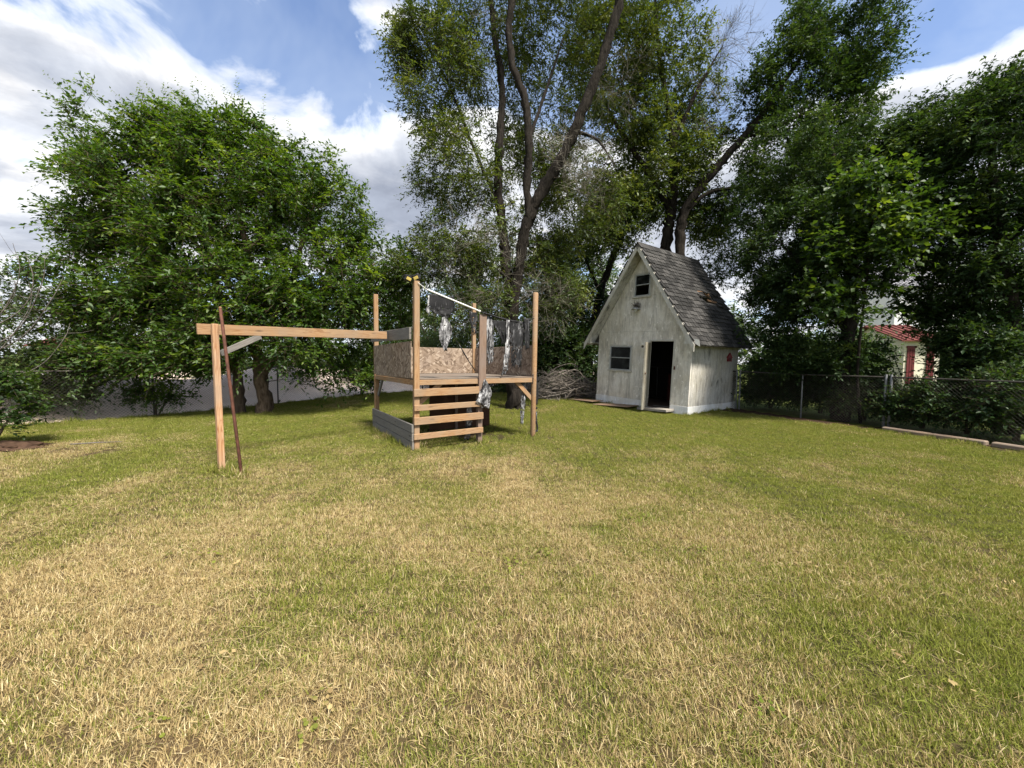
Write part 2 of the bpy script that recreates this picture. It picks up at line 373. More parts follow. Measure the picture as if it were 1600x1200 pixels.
class Tubes:
    def __init__(s): s.v = []; s.f = []; s.n = 0
    def add(s, pts, rad, k=6, rough=0.):
        v, f = tube_arrays(pts, rad, k, rough); s.v.append(v); s.f.append(f + s.n); s.n += len(v)
    def twigs(s, a, b, r0, r1):                              # many straight 3-sided twigs at once
        a = np.asarray(a); b = np.asarray(b); n = len(a)
        if n == 0: return
        t = b - a; t /= np.linalg.norm(t, axis=1)[:, None] + 1e-9
        h = np.where(np.abs(t[:, 2:3]) < .9, [[0, 0, 1.]], [[1., 0, 0]]); u = np.cross(t, h); u /= np.linalg.norm(u, axis=1)[:, None] + 1e-9; w = np.cross(t, u)
        V = np.empty((n, 6, 3))
        for q in range(3):
            d = math.cos(q * 2.0944) * u + math.sin(q * 2.0944) * w
            V[:, q] = a + d * np.reshape(r0, (-1, 1)); V[:, 3 + q] = b + d * np.reshape(r1, (-1, 1))
        base = np.arange(n)[:, None, None] * 6; F = np.array([[0, 1, 4, 3], [1, 2, 5, 4], [2, 0, 3, 5]])[None]
        s.v.append(V.reshape(-1, 3)); s.f.append((base + F).reshape(-1, 4) + s.n); s.n += n * 6
    def build(s, name, m, parent=None, origin=(0, 0, 0), smooth=True):
        me = fast_mesh(name, np.concatenate(s.v) - np.asarray(origin), np.concatenate(s.f)); return link(name, me, m, parent, smooth)
def pole(name, p0, p1, r, m, parent=None, k=10, cap=True, r1=None):
    p0, p1 = np.array(p0, float), np.array(p1, float); d = (p1 - p0) / np.linalg.norm(p1 - p0); r1 = r1 or r
    v, f = tube_arrays([p0, p0 + d * r * .3, p1 - d * r1 * .3, p1] if cap else [p0, p1], [r * .85, r, r1, r1 * .85] if cap else [r, r1], k)
    F = [tuple(x) for x in f]
    if cap: F += [tuple(range(k - 1, -1, -1)), tuple(range(len(v) - k, len(v)))]
    o = mk(name, v, F, m, parent, False)
    for p in o.data.polygons:
        if len(p.vertices) == 4: p.use_smooth = True
    return o
def smooth_path(pts, step=.3):
    p = np.asarray(pts, float); out = []
    q = np.vstack([2 * p[0] - p[1], p, 2 * p[-1] - p[-2]])
    for i in range(1, len(q) - 2):
        L = np.linalg.norm(q[i + 1, :3] - q[i, :3]); n = max(2, int(L / step))
        for t in np.linspace(0, 1, n, endpoint=False):
            a, b, c, d = q[i - 1], q[i], q[i + 1], q[i + 2]
            out.append(.5 * (2 * b + (c - a) * t + (2 * a - 5 * b + 4 * c - d) * t * t + (3 * b - a - 3 * c + d) * t ** 3))
    out.append(p[-1]); return np.array(out)

# smooth value noise on numpy arrays
def vnoise(x, y, seed=0):
    xi = np.floor(x).astype(np.int64); yi = np.floor(y).astype(np.int64); fx = x - xi; fy = y - yi
    fx = fx * fx * (3 - 2 * fx); fy = fy * fy * (3 - 2 * fy)
    def h(a, b):
        n = (a * 374761393 + b * 668265263 + seed * 974711) & 0x7fffffff; n = ((n ^ (n >> 13)) * 1274126177) & 0x7fffffff
        return ((n ^ (n >> 16)) & 0xffff) / 65535.
    return (h(xi, yi) * (1 - fx) + h(xi + 1, yi) * fx) * (1 - fy) + (h(xi, yi + 1) * (1 - fx) + h(xi + 1, yi + 1) * fx) * fy
def sstep(a, b, x): t = np.clip((x - a) / (b - a), 0, 1); return t * t * (3 - 2 * t)
def gh(x, y):                                                # height of the ground
    x = np.asarray(x, float); y = np.asarray(y, float)
    return .16 * sstep(10.5, 15.5, y) + .03 * (vnoise(x * .6 + 9, y * .6, 3) - .5) * sstep(2, 4, np.hypot(x, y))
def ghs(x, y): return float(gh(np.array([x]), np.array([y]))[0])

# ------------------------------------------------------------------ ground
FA = np.array([-13.2, 5.3]); FB = np.array([-4.1, 17.6]); FD = (FB - FA) / np.linalg.norm(FB - FA); FN = np.array([-FD[1], FD[0]])
LAWN = np.array([(-14, -4), (-14, 4.2), (-13.2, 5.3), (-4.1, 17.6), (4.0, 17.4), (7.25, 12.4), (8.95, 9.2), (9.35, 6.7), (10.2, 1), (10.2, -4)])
def inside(x, y, poly):
    c = np.zeros(np.shape(x), bool); n = len(poly)
    for i in range(n):
        (x0, y0), (x1, y1) = poly[i], poly[i - 1]
        k = ((y0 > y) != (y1 > y)) & (x < (x1 - x0) * (y - y0) / (y1 - y0 + 1e-12) + x0); c ^= k
    return c
def gauss(x, y, cx, cy, r): return np.exp(-((x - cx) ** 2 + (y - cy) ** 2) / (r * r))
def dryness(x, y):
    d = .45 + .70 * (vnoise(x * .9, y * .9, 11) - .5) + .75 * (vnoise(x * 2.4, y * 2.4, 12) - .5) + .25 * (vnoise(x * 7, y * 7, 13) - .5)
    d = d - .50 * sstep(5.0, 8.2, y) - .16 * sstep(1.2, 4.0, x) + .48 * gauss(x, y, -2.4, 2.2, 1.9) + .22 * gauss(x, y, -1.4, 6.0, .9) + .25 * gauss(x, y, -3.3, 4.7, .9)
    d = d + .22 * gauss(x, y, 1.0, 4.4, 1.5) - .40 * gauss(x, y, -5.6, 4.6, 1.5) - .30 * gauss(x, y, 5.6, 4.4, 2.0) - .18 * gauss(x, y, 2.2, 1.9, 1.0) + .40 * gauss(x, y, -7.3, 6.1, 1.1)
    return np.clip(d, .03, .97)
def bareness(x, y):
    fe = np.full(np.shape(x), 9.)
    for a, b in (((7.25, 12.4), (8.95, 9.2)), ((8.95, 9.2), (9.35, 6.7)), ((4., 17.4), (7.25, 12.4)), ((-4.1, 17.6), (4., 17.4))):
        a = np.array(a); b = np.array(b); t = np.clip(((x - a[0]) * (b - a)[0] + (y - a[1]) * (b - a)[1]) / ((b - a) @ (b - a)), 0, 1)
        fe = np.minimum(fe, np.hypot(x - a[0] - t * (b - a)[0], y - a[1] - t * (b - a)[1]))
    n = vnoise(x * 3, y * 3, 21)
    b = 1 - sstep(.15, .75, fe - .35 * n)
    b = np.maximum(b, .9 * gauss(x, y, -8.3, 6.3, .45)); b = np.maximum(b, .55 * gauss(x, y, -7.0, 6.35, .5) * (.5 + n))
    b = np.maximum(b, .75 * gauss(x, y, -.9, 8.1, .9) * (.4 + n)); b = np.maximum(b, .6 * gauss(x, y, .1, 12.1, .6))
    b = np.maximum(b, .55 * gauss(x, y, .5, 7.85, .3))
    return np.clip(b, 0, 1)
def lawn():
    xs = np.arange(-14, 10.4, .2); ys = np.arange(-4, 18, .2); X, Y = np.meshgrid(xs, ys); Z = gh(X, Y)
    nx, ny = len(xs), len(ys); v = np.stack([X, Y, Z], -1).reshape(-1, 3)
    i = (np.arange(ny - 1)[:, None] * nx + np.arange(nx - 1)[None]).reshape(-1); f = np.stack([i, i + 1, i + nx + 1, i + nx], 1)
    c = v[f].mean(1); f = f[inside(c[:, 0], c[:, 1], LAWN)]
    me = fast_mesh('lawn', v, f); fattr(me, 'dry', dryness(v[:, 0], v[:, 1]), 'POINT'); fattr(me, 'bare', bareness(v[:, 0], v[:, 1]), 'POINT')
    tag(link('lawn', me, M['lawn'], None, True), 'mown backyard lawn soil with dry thatch', 'lawn', kind='structure')
lawn()
def big_ground():
    e = np.concatenate([-np.geomspace(900, 26, 14), np.arange(-24, 25, 2.), np.geomspace(26, 900, 14)])
    X, Y = np.meshgrid(e, e + 8); Z = .16 * sstep(10.5, 15.5, Y) - .06; n = len(e)
    v = np.stack([X, Y, Z], -1).reshape(-1, 3); i = (np.arange(n - 1)[:, None] * n + np.arange(n - 1)[None]).reshape(-1)
    tag(link('ground', fast_mesh('ground', v, np.stack([i, i + 1, i + n + 1, i + n], 1)), M['ground'], None, True), 'grassy land beyond the fences', 'ground', kind='structure')
big_ground()
def gravel():
    s = np.arange(-12, 62, .5); t = np.concatenate([np.arange(.25, 12, .4), np.arange(12, 50, 1.5)]); S, T = np.meshgrid(s, t)
    X = FA[0] + FD[0] * S + FN[0] * T; Y = FA[1] + FD[1] * S + FN[1] * T
    Z = .16 * sstep(10.5, 15.5, Y) - .02 + .10 * (vnoise(S * .5, T * .5, 5) - .5) + .05 * (vnoise(S * 1.6, T * 1.6, 6) - .5)
    ed = sstep(.2, 1.5, T)
    Z += ed * (1.05 * np.exp(-((S - 10.3) / 2.6) ** 2 - ((T - 2.9) / 1.5) ** 2) + .85 * np.exp(-((S - 5.2) / 2.4) ** 2 - ((T - 2.8) / 1.4) ** 2) + .7 * np.exp(-((S - 15.5) / 2.0) ** 2 - ((T - 3.2) / 1.6) ** 2))
    Z += ed * .16 * np.abs(np.sin(S * 1.1 + T * .9)) * np.exp(-((T - 2.2) / 1.6) ** 2)
    v = np.stack([X, Y, Z], -1).reshape(-1, 3); n = len(s); i = (np.arange(len(t) - 1)[:, None] * n + np.arange(n - 1)[None]).reshape(-1)
    tag(link('gravel_yard', fast_mesh('gravel_yard', v, np.stack([i, i + 1, i + n + 1, i + n], 1)), M['gravel'], None, True), 'pale mounded caliche yard beyond the chain link fence', 'yard', kind='structure')
gravel()

# ------------------------------------------------------------------ grass
SHED_A = R(36); SU = np.array([math.cos(SHED_A), math.sin(SHED_A)]); SV = np.array([-SU[1], SU[0]]); SR = np.array([5.06, 11.03])
def grass():
    protos = bpy.data.collections.new('grass_tufts')
    def blades(name, n, rad, hmin, hmax, wmin, wmax, tilt, seed, flat=False, curl=.4, clumpy=False):
        g = np.random.default_rng(seed); a = g.uniform(0, 2 * np.pi, n); rr = abs(rad) * np.sqrt(g.uniform(0, 1, n))
        base = np.stack([rr * np.cos(a), rr * np.sin(a), np.full(n, -.004)], 1)
        if rad < 0: base[:, :2] = g.uniform(rad, -rad, (n, 2))
        if flat: base[:, 2] = g.uniform(.004, .028, n)
        h = g.uniform(hmin, hmax, n); w = g.uniform(wmin, wmax, n)
        if clumpy:                                           # blades gather in little tussocks with gaps between
            cc = g.uniform(rad, -rad, (26, 2)); j = g.integers(0, 26, n); far = g.uniform(0, 1, n) < .55; base[far, :2] = (cc[j] + g.normal(0, .016, (n, 2)))[far]; h = h * (.7 + .75 * g.uniform(0, 1, 26)[j])
        az = g.uniform(0, 2 * np.pi, n)
        tl = np.abs(g.normal(0, tilt, n)) if not flat else g.normal(1.45, .16, n)
        d = np.stack([np.sin(tl) * np.cos(az), np.sin(tl) * np.sin(az), np.cos(tl)], 1)
        s = np.stack([-np.sin(az), np.cos(az), 0 * az], 1) + .4 * g.normal(0, 1, (n, 3)); s /= np.linalg.norm(s, axis=1)[:, None]
        bend = np.stack([np.cos(az), np.sin(az), -.5 + 0 * az], 1) * (curl * h * g.uniform(.2, 1, n))[:, None]
        if flat: bend = g.normal(0, .12, (n, 3)) * h[:, None]; bend[:, 2] *= .2
        p1 = base + d * h[:, None] * .55 + bend * .2; p2 = base + d * h[:, None] + bend * .6
        w = w[:, None] / 2
        V = np.stack([base - s * w, base + s * w, p1 + s * w * .8, p1 - s * w * .8, p2], 1).reshape(-1, 3)
        o = np.arange(n)[:, None] * 5
        F = np.concatenate([o + [0, 1, 2], o + [0, 2, 3], o + [3, 2, 4]], 1).reshape(-1, 3)
        me = fast_mesh(name, V, F); fattr(me, 'rnd', np.repeat(g.uniform(0, 1, n), 3)); fattr(me, 'rnd2', np.repeat(g.uniform(0, 1, n), 3))
        me.materials.append(M['grass']); ob = bpy.data.objects.new(name, me); protos.objects.link(ob)
    for i in range(4): blades('tuft_%d' % i, 640, -.145, .011, .043, .002, .0043, .8, 30 + i, clumpy=True)
    blades('tuft_4', 80, .06, .028, .07, .0022, .0045, .55, 40)
    for i in range(2): blades('tuft_%d' % (5 + i), 230, .24, .03, .085, .001, .002, .3, 50 + i, True)
    # round leaved weeds
    g = np.random.default_rng(77); V = []; F = []
    for i in range(16):
        c = np.array([*(g.normal(0, .05, 2)), g.uniform(.012, .04)]); r = g.uniform(.005, .011); nrm = np.array([*g.normal(0, .35, 2), 1]); nrm /= np.linalg.norm(nrm)
        u = np.cross(nrm, [1, 0, 0]); u /= np.linalg.norm(u); w = np.cross(nrm, u); k = len(V)
        V += [c + r * (math.cos(t) * u + math.sin(t) * w) for t in np.arange(6) * math.pi / 3]; F += [(k, k + 1, k + 2), (k, k + 2, k + 3), (k, k + 3, k + 4), (k, k + 4, k + 5)]
    me = fast_mesh('tuft_7', np.array(V), np.array(F)); fattr(me, 'rnd', np.full(len(F), 1.)); fattr(me, 'rnd2', np.repeat(g.uniform(0, .45, 16), 4)); me.materials.append(M['grass'])
    protos.objects.link(bpy.data.objects.new('tuft_7', me))
    V = []; F = []                                           # a few dead fallen leaves
    for i in range(5):
        c = np.array([*g.normal(0, .12, 2), g.uniform(.025, .05)]); a = g.uniform(0, 6.28); d = np.array([math.cos(a), math.sin(a), g.normal(0, .3)]); w = np.array([-math.sin(a), math.cos(a), g.normal(0, .3)]); l = g.uniform(.012, .022); k = len(V)
        V += [c - d * l, c + w * l * .45, c + d * l, c - w * l * .45]; F += [(k, k + 1, k + 2), (k, k + 2, k + 3)]
    me = fast_mesh('tuft_8', np.array(V), np.array(F)); fattr(me, 'rnd', np.full(len(F), -2.)); fattr(me, 'rnd2', np.repeat(g.uniform(0, .45, 5), 2)); me.materials.append(M['grass']); protos.objects.link(bpy.data.objects.new('tuft_8', me))
    gx, gy = np.meshgrid(np.arange(-14, 10.4, .2), np.arange(-1, 18, .2)); A_ = np.stack([gx.ravel(), gy.ravel()], 1); A_ += rng.uniform(-.03, .03, A_.shape); nA = len(A_)
    n = int(8 * 24.4 * 19); B_ = np.stack([rng.uniform(-14, 10.4, n), rng.uniform(-1, 18, n)], 1); P = np.vstack([A_, B_]); isA = np.arange(len(P)) < nA
    gx, gy = np.meshgrid(np.arange(-6, 6, .2) + .1, np.arange(.3, 5.2, .2) + .1); C_ = np.stack([gx.ravel(), gy.ravel()], 1) + rng.uniform(-.05, .05, (gx.size, 2)); C_ = C_[np.hypot(C_[:, 0], C_[:, 1]) < 4.6 + rng.normal(0, .4, len(C_))]; P = np.vstack([P, C_]); isA = np.concatenate([isA, np.ones(len(C_), bool)])
    n = 160; E_ = np.stack([rng.uniform(-4.5, 4.5, n), rng.uniform(.5, 3.6, n)], 1); P = np.vstack([P, E_]); isA = np.concatenate([isA, np.zeros(n, bool)])
    w = np.abs(P[:, 0]) < 1.75 * np.maximum(P[:, 1], .2) + 1.2; P = P[w]; isA = isA[w]; x, y = P[:, 0], P[:, 1]
    nodes = [(-1.62, 6.46, .09), (.43, 7.8, .09), (-3.06, 8.64, .1), (-.59, 7.13, .08), (-3.94, 5.16, .09), (-3.56, 4.96, .05), (.11, 12.1, .42), (-7.08, 10.94, .3), (-7.76, 10.9, .25), (-2.3, 7.5, .0)]
    T_ = [np.array([a + r * math.cos(t) + rng.normal(0, .03), b + r * math.sin(t) + rng.normal(0, .03)]) for a, b, r in nodes for t in rng.uniform(0, 6.28, 9)]
    for (a, b, n_) in (((-1.66, 6.42), (-3.12, 8.6), 46), ((5.03, 10.98), (7.35, 12.68), 40), ((3.4, 13.4), (4.2, 12.1), 18), ((-13.2, 5.3), (-4.1, 17.6), 260), ((7.2, 12.3), (8.9, 9.15), 30), ((8.4, 8.8), (9.2, 5.4), 60)):
        t = rng.uniform(0, 1, n_); T_ += list(np.stack([a[0] + (b[0] - a[0]) * t, a[1] + (b[1] - a[1]) * t], 1) + rng.normal(0, .05, (n_, 2)))
    T_ = np.array(T_); nT = len(T_); P = np.vstack([P, T_]); isA = np.concatenate([isA, np.zeros(nT, bool)]); isT = np.arange(len(P)) >= len(P) - nT; x, y = P[:, 0], P[:, 1]
    k = inside(x, y, LAWN); q = P - SR; a = q @ SU; b = q @ SV; k &= ~((a > -.03) & (a < 3) & (b > -.05) & (b < 3.5)) | isT
    bare = bareness(x, y); k &= rng.uniform(0, 1, len(P)) > bare * .97; P = P[k]; isA = isA[k]; isT = isT[k]; x, y = P[:, 0], P[:, 1]
    d = np.clip(dryness(x, y) + rng.normal(0, .07, len(P)), .02, .98)
    n = len(P); u = rng.uniform(0, 1, n); var = rng.integers(0, 4, n)
    lush = vnoise(x * 1.8, y * 1.8, 31)
    var = np.where(isA, var, np.where(u < .05, 8, np.where(u < .16, 7, np.where((u < .45) & (lush > .42), 4, np.where(rng.uniform(0, 1, n) < .35 + .65 * d, rng.integers(5, 7, n), 4)))))
    var = np.where(isT, 4, var); d = np.where(isT, d * .6, d)
    sc = np.where(isT, rng.uniform(1.0, 2.2, n), 1.) * np.where(isA, rng.uniform(.92, 1.15, n), rng.uniform(.7, 1.3, n) * (.8 + .45 * lush))
    me = bpy.data.meshes.new('mown_grass'); me.vertices.add(n); me.vertices.foreach_set('co', np.stack([x, y, gh(x, y)], 1).astype(np.float32).ravel()); me.update()
    fattr(me, 'dry', d, 'POINT'); fattr(me, 'rotz', np.where(isA, rng.integers(0, 4, n) * math.pi / 2 + rng.normal(0, .12, n), rng.uniform(0, 6.283, n)), 'POINT'); fattr(me, 'scl', sc, 'POINT'); fattr(me, 'variant', var.astype(np.int32), 'POINT', 'INT')
    o = link('mown_grass', me, M['grass'])
    ng = bpy.data.node_groups.new('grass_scatter', 'GeometryNodeTree')
    ng.interface.new_socket(name='Geometry', in_out='INPUT', socket_type='NodeSocketGeometry'); ng.interface.new_socket(name='Geometry', in_out='OUTPUT', socket_type='NodeSocketGeometry')
    gi = ng.nodes.new('NodeGroupInput'); go = ng.nodes.new('NodeGroupOutput')
    ci = ng.nodes.new('GeometryNodeCollectionInfo'); ci.inputs['Collection'].default_value = protos; ci.inputs['Separate Children'].default_value = True; ci.inputs['Reset Children'].default_value = True
    ip = ng.nodes.new('GeometryNodeInstanceOnPoints'); ip.inputs['Pick Instance'].default_value = True
    def na(nm, t):
        q = ng.nodes.new('GeometryNodeInputNamedAttribute'); q.data_type = t; q.inputs['Name'].default_value = nm; return q.outputs[0]
    cx = ng.nodes.new('ShaderNodeCombineXYZ'); L = ng.links.new
    L(na('rotz', 'FLOAT'), cx.inputs[2]); L(cx.outputs[0], ip.inputs['Rotation']); L(na('scl', 'FLOAT'), ip.inputs['Scale']); L(na('variant', 'INT'), ip.inputs['Instance Index'])
    L(gi.outputs[0], ip.inputs['Points']); L(ci.outputs[0], ip.inputs['Instance']); L(ip.outputs[0], go.inputs[0])
    md = o.modifiers.new('scatter', 'NODES'); md.node_group = ng
    tag(o, 'short mown grass, part green and part dry straw, over the whole yard', 'grass', kind='stuff')
grass()

# ------------------------------------------------------------------ trees
def unit(v): return v / (np.linalg.norm(v, axis=-1, keepdims=True) + 1e-9)
def leaf_mesh(name, P, axis, normal, L, W, rnd):
    side = unit(np.cross(axis, normal)); nrm = np.cross(side, axis); L = L[:, None]; W = W[:, None]
    mid = P + axis * L * .42
    V = np.stack([P, mid + side * W * .5 + nrm * W * .16, P + axis * L - nrm * L * .10, mid - side * W * .5 + nrm * W * .16], 1).reshape(-1, 3)
    o = np.arange(len(P))[:, None] * 4; F = np.concatenate([o + [0, 1, 2], o + [0, 2, 3]], 1).reshape(-1, 3)
    me = fast_mesh(name, V, F); fattr(me, 'rnd', np.repeat(rnd, 2)); return me
def wob(p, g, wl):
    s = 0
    for i in range(7):
        k = unit(g.normal(0, 1, 3)) * 2 * np.pi / (wl * g.uniform(.6, 1.7)); s = s + np.sin(p @ k + g.uniform(0, 6.28))
    return s / 1.9
def tree(name, label, cat, base, limbs, blobs, ncl, leafm, barkm, seed, L=.085, W=.042, shoots=6, slen=.5, nleaf=10, droop=.25, up=.3, clump=.0, wl=1.6,
         bare=0, bare_blobs=(), twigm=None, group=None, fill=.62, twig_r=.0035, z_min=.12, wind=(0, 0, 0), sprays=0, sdir=(0, 0, 1)):
    """base: ground point; limbs: list of [(x,y,z,r)...]; blobs: (centre, (rx,ry,rz), weight)"""
    g = np.random.default_rng(seed); base = np.array(base, float)
    root = empty(name, base); tag(root, label, cat, group)
    tr = Tubes(); br = Tubes(); N = []; NR = []
    for lm in limbs:
        p = smooth_path(lm, .16); jit = g.normal(0, 1, (len(p), 3)) * (p[:, 3:4] * .09); jit[0] = 0; xyz = p[:, :3] + jit
        tr.add(xyz, np.maximum(p[:, 3], .006), 10, .15); N.append(xyz[2:]); NR.append(p[2:, 3])
    N = np.concatenate(N); NR = np.concatenate(NR)
    def sample(bl, n, wl, clump):
        w = np.array([b[2] for b in bl], float); out = []
        while sum(map(len, out)) < n:
            i = g.choice(len(bl), 2000, p=w / w.sum()); d = unit(g.normal(0, 1, (2000, 3))) * (g.uniform(0, 1, (2000, 1)) ** (1 / 3 * fill * 1.6))
            c = np.array([b[0] for b in bl])[i]; rr = np.array([b[1] for b in bl])[i]; p = c + d * rr
            p = p[(wob(p, np.random.default_rng(seed + 5), wl) > clump) & (p[:, 2] > z_min + .25)]; out.append(p)
        p = np.concatenate(out); return p[g.permutation(len(p))[:n]]
    C = sample(blobs, ncl, wl, clump); isb = np.zeros(ncl, bool)
    if bare:
        C = np.vstack([C, sample(bare_blobs, bare, wl * .7, -1.)]); isb = np.concatenate([isb, np.ones(bare, bool)])
    d0 = np.min(np.linalg.norm(C[:, None] - N[None, ::2], axis=2), axis=1); order = np.argsort(d0)
    cap = len(N) + len(C) * 5; NN = np.empty((cap, 3)); NN[:len(N)] = N; RR = np.empty(cap); RR[:len(N)] = NR; n = len(N); OUT = np.zeros((len(C), 3))
    for ci in order:
        c = C[ci]; dv = NN[:n] - c; dist = np.sqrt((dv * dv).sum(1)) + np.maximum(dv[:, 2], 0) * .5
        j = int(np.argmin(dist)); s = NN[j]; ln = np.linalg.norm(c - s)
        if ln < .08: OUT[ci] = unit(c - base); continue
        k = 5; t = np.linspace(0, 1, k)[:, None]; mid = (s + c) / 2 + g.normal(0, .09, 3) * ln + np.array([0, 0, .06 * ln])
        path = (1 - t) ** 2 * s + 2 * t * (1 - t) * mid + t * t * c; r0 = min(RR[j] * .6, .005 + .011 * ln); r0 = max(r0, .0035); rr = np.linspace(r0, .0035, k)
        br.add(path, rr, 4 if r0 < .02 else 5); NN[n:n + 4] = path[1:]; RR[n:n + 4] = rr[1:]; n += 4; OUT[ci] = unit(c - mid)
    # shoots with alternate leaves
    lc = C[~isb]; lo = OUT[~isb]; K = shoots; ns = len(lc) * K
    b0 = np.repeat(lc, K, 0) + g.normal(0, .05, (ns, 3)); dr = unit(np.repeat(lo, K, 0) * .55 + g.normal(0, .62, (ns, 3)) + np.array([0, 0, up]) + np.array(wind))
    sl = slen * g.uniform(.5, 1.35, ns); end = b0 + dr * sl[:, None] + np.array([0, 0, -1]) * (droop * sl)[:, None]
    br.twigs(b0, end, np.full(ns, twig_r), np.full(ns, .0012))
    tt = (np.arange(nleaf)[None, :] + g.uniform(.1, .9, (ns, nleaf))) / nleaf
    P = (b0[:, None] + dr[:, None] * (sl[:, None] * tt)[..., None]); P[..., 2] -= droop * sl[:, None] * tt ** 2
    sd_ = unit(np.cross(dr, np.array([0, 0, 1.])) + g.normal(0, .3, (ns, 3)))[:, None] * np.where(np.arange(nleaf) % 2, 1., -1.)[None, :, None]
    ax = unit(dr[:, None] * .65 + sd_ * .8 + g.normal(0, .3, (ns, nleaf, 3)) + np.array([0, 0, -.22]) + np.array(wind) * .6)
    nm = unit(np.array([0, 0, 1.]) + g.normal(0, .55, (ns, nleaf, 3)))
    m = ns * nleaf; size = g.uniform(.5, 1.45, m)
    tone = np.clip(np.repeat(g.normal(.42, .22, len(lc)), K * nleaf) + g.normal(0, .16, m) + .12 * np.repeat(tt.mean(1) * 0, nleaf) + .18 * (tt.reshape(-1) - .5), 0, 1)
    P = P.reshape(-1, 3); ax = ax.reshape(-1, 3); nm = nm.reshape(-1, 3); LL = L * size; WW = W * size * g.uniform(.8, 1.2, m)
    if sprays:                                               # long leafy shoots standing out of the crown
        sdv = unit(np.array(sdir, float)); mean = lc.mean(0); sc_ = (lc - mean) @ sdv + 1.2 * np.linalg.norm((lc - mean) * [1, .3, 1], axis=1) + g.normal(0, .5, len(lc)); top = np.argsort(-sc_)[:sprays]
        k2 = 15; sl2 = g.uniform(.7, 1.5, sprays); d2 = unit(unit(lc[top] - mean) * .7 + sdv * .9 + g.normal(0, .28, (sprays, 3))); t2 = (np.arange(k2)[None] + .5) / k2
        p2 = lc[top][:, None] + d2[:, None] * (sl2[:, None] * t2)[..., None]; p2[..., 2] -= .22 * sl2[:, None] * t2 ** 2
        br.twigs(lc[top], p2[:, k2 // 2], np.full(sprays, .005), np.full(sprays, .003)); br.twigs(p2[:, k2 // 2], p2[:, -1], np.full(sprays, .003), np.full(sprays, .001))
        s2 = unit(np.cross(d2, np.array([0, 1., .3])))[:, None] * np.where(np.arange(k2) % 2, 1., -1.)[None, :, None]
        a2 = unit(d2[:, None] * .5 + s2 * .6 + np.array([0, 0, -.35]) + g.normal(0, .2, (sprays, k2, 3))); n2 = unit(np.array([0, -.4, .8]) + g.normal(0, .4, (sprays, k2, 3))); q2 = (1.15 - .6 * t2) * np.ones((sprays, 1))
        P = np.vstack([P, p2.reshape(-1, 3)]); ax = np.vstack([ax, a2.reshape(-1, 3)]); nm = np.vstack([nm, n2.reshape(-1, 3)]); LL = np.concatenate([LL, L * q2.ravel()]); WW = np.concatenate([WW, W * q2.ravel()]); tone = np.concatenate([tone, np.clip(.45 + .5 * (t2 * np.ones((sprays, 1))).ravel() + g.normal(0, .1, sprays * k2), 0, 1)])
    keep = P[:, 2] > z_min
    me = leaf_mesh(name + '_crown', (P - base)[keep], ax[keep], nm[keep], LL[keep], WW[keep], tone[keep])
    link('crown', me, leafm, root)
    tr.build('trunk', barkm, root, base); br.build('branches', twigm or barkm, root, base)
    if bare:                                                 # dead twigs
        bc = C[isb]; bo = OUT[isb]; K = 7; ns = len(bc) * K; dt = Tubes()
        b0 = np.repeat(bc, K, 0) + g.normal(0, .06, (ns, 3)); dr = unit(np.repeat(bo, K, 0) * .9 + g.normal(0, .55, (ns, 3)) + np.array([0, 0, up * .8])); sl = g.uniform(.3, .9, ns)
        e = b0 + dr * sl[:, None]; dt.twigs(b0, e, np.full(ns, .0045), np.full(ns, .002))
        for q in range(3):
            t = g.uniform(.25, .9, ns)[:, None]; s = b0 + (e - b0) * t; d2 = unit(dr + g.normal(0, .6, (ns, 3))); dt.twigs(s, s + d2 * g.uniform(.12, .4, ns)[:, None], np.full(ns, .0028), np.full(ns, .0012))
        dt.build('dead_twigs', M['twig_pale'], root, base)
    return root
def P4(p, r): return (*p, r)
#TREES
# two bright green trees in front of the left fence
ta = (-7.08, 10.94, 0.00)
tree('hackberry_tree', 'broad bright green tree with forked trunk beside the swing beam', 'tree', ta,
     [[(*ta, .21), (*(-7.09, 10.90, 0.83), .17), (*(-7.21, 10.90, 1.55), .16), (*(-7.36, 11.00, 3.18), .11), (*(-7.63, 11.10, 5.16), .08), (*(-8.18, 11.20, 7.31), .03)],
      [(*(-7.12, 10.90, 1.01), .12), (*(-6.76, 11.00, 1.83), .11), (*(-6.43, 11.30, 3.60), .08), (*(-6.03, 11.50, 5.49), .05), (*(-5.69, 11.60, 6.45), .02)],
      [(*(-7.21, 10.90, 1.55), .08), (*(-7.81, 11.00, 3.17), .06), (*(-8.65, 11.00, 4.77), .04), (*(-9.14, 11.00, 6.16), .02)],
      [(*(-6.61, 11.10, 2.66), .06), (*(-5.51, 11.50, 3.46), .045), (*(-4.16, 12.00, 4.53), .02)]],
     [((-7.64, 11.40, 5.81), (2.3, 2.1, 2.2), 3.0), ((-7.89, 11.30, 7.37), (1.3, 1.3, 1.1), 1.2), ((-6.08, 11.60, 5.71), (1.8, 1.9, 1.8), 2), ((-4.53, 12.20, 4.38), (1.5, 1.6, 1.3), 1.4), ((-5.61, 11.30, 3.05), (1.9, 1.6, .8), 1.3),
      ((-6.87, 10.40, 2.92), (1.8, 1.2, 1.1), 1.2), ((-4.89, 12.30, 2.80), (1.2, 1.2, .8), .7), ((-6.80, 11.30, 6.93), (1.0, 1.0, .8), .6), ((-5.41, 11.60, 0.99), (1.3, .6, .35), .12), ((-5.65, 10.40, 3.77), (1.9, 1.0, 1.2), 1.0), ((-6.09, 10.20, 1.89), (1.9, .6, .5), .7), ((-4.95, 12.40, 1.58), (1.2, .6, .5), .35), ((-3.76, 12.60, 3.46), (1.2, 1.0, 1.0), .6)],
     1400, M['leaf_elm'], M['bark_tan'], 101, L=.105, W=.050, shoots=7, slen=.55, nleaf=10, droop=.35, up=.35, clump=-.35, wl=1.5, sprays=70, sdir=(-.1, 0, 1))
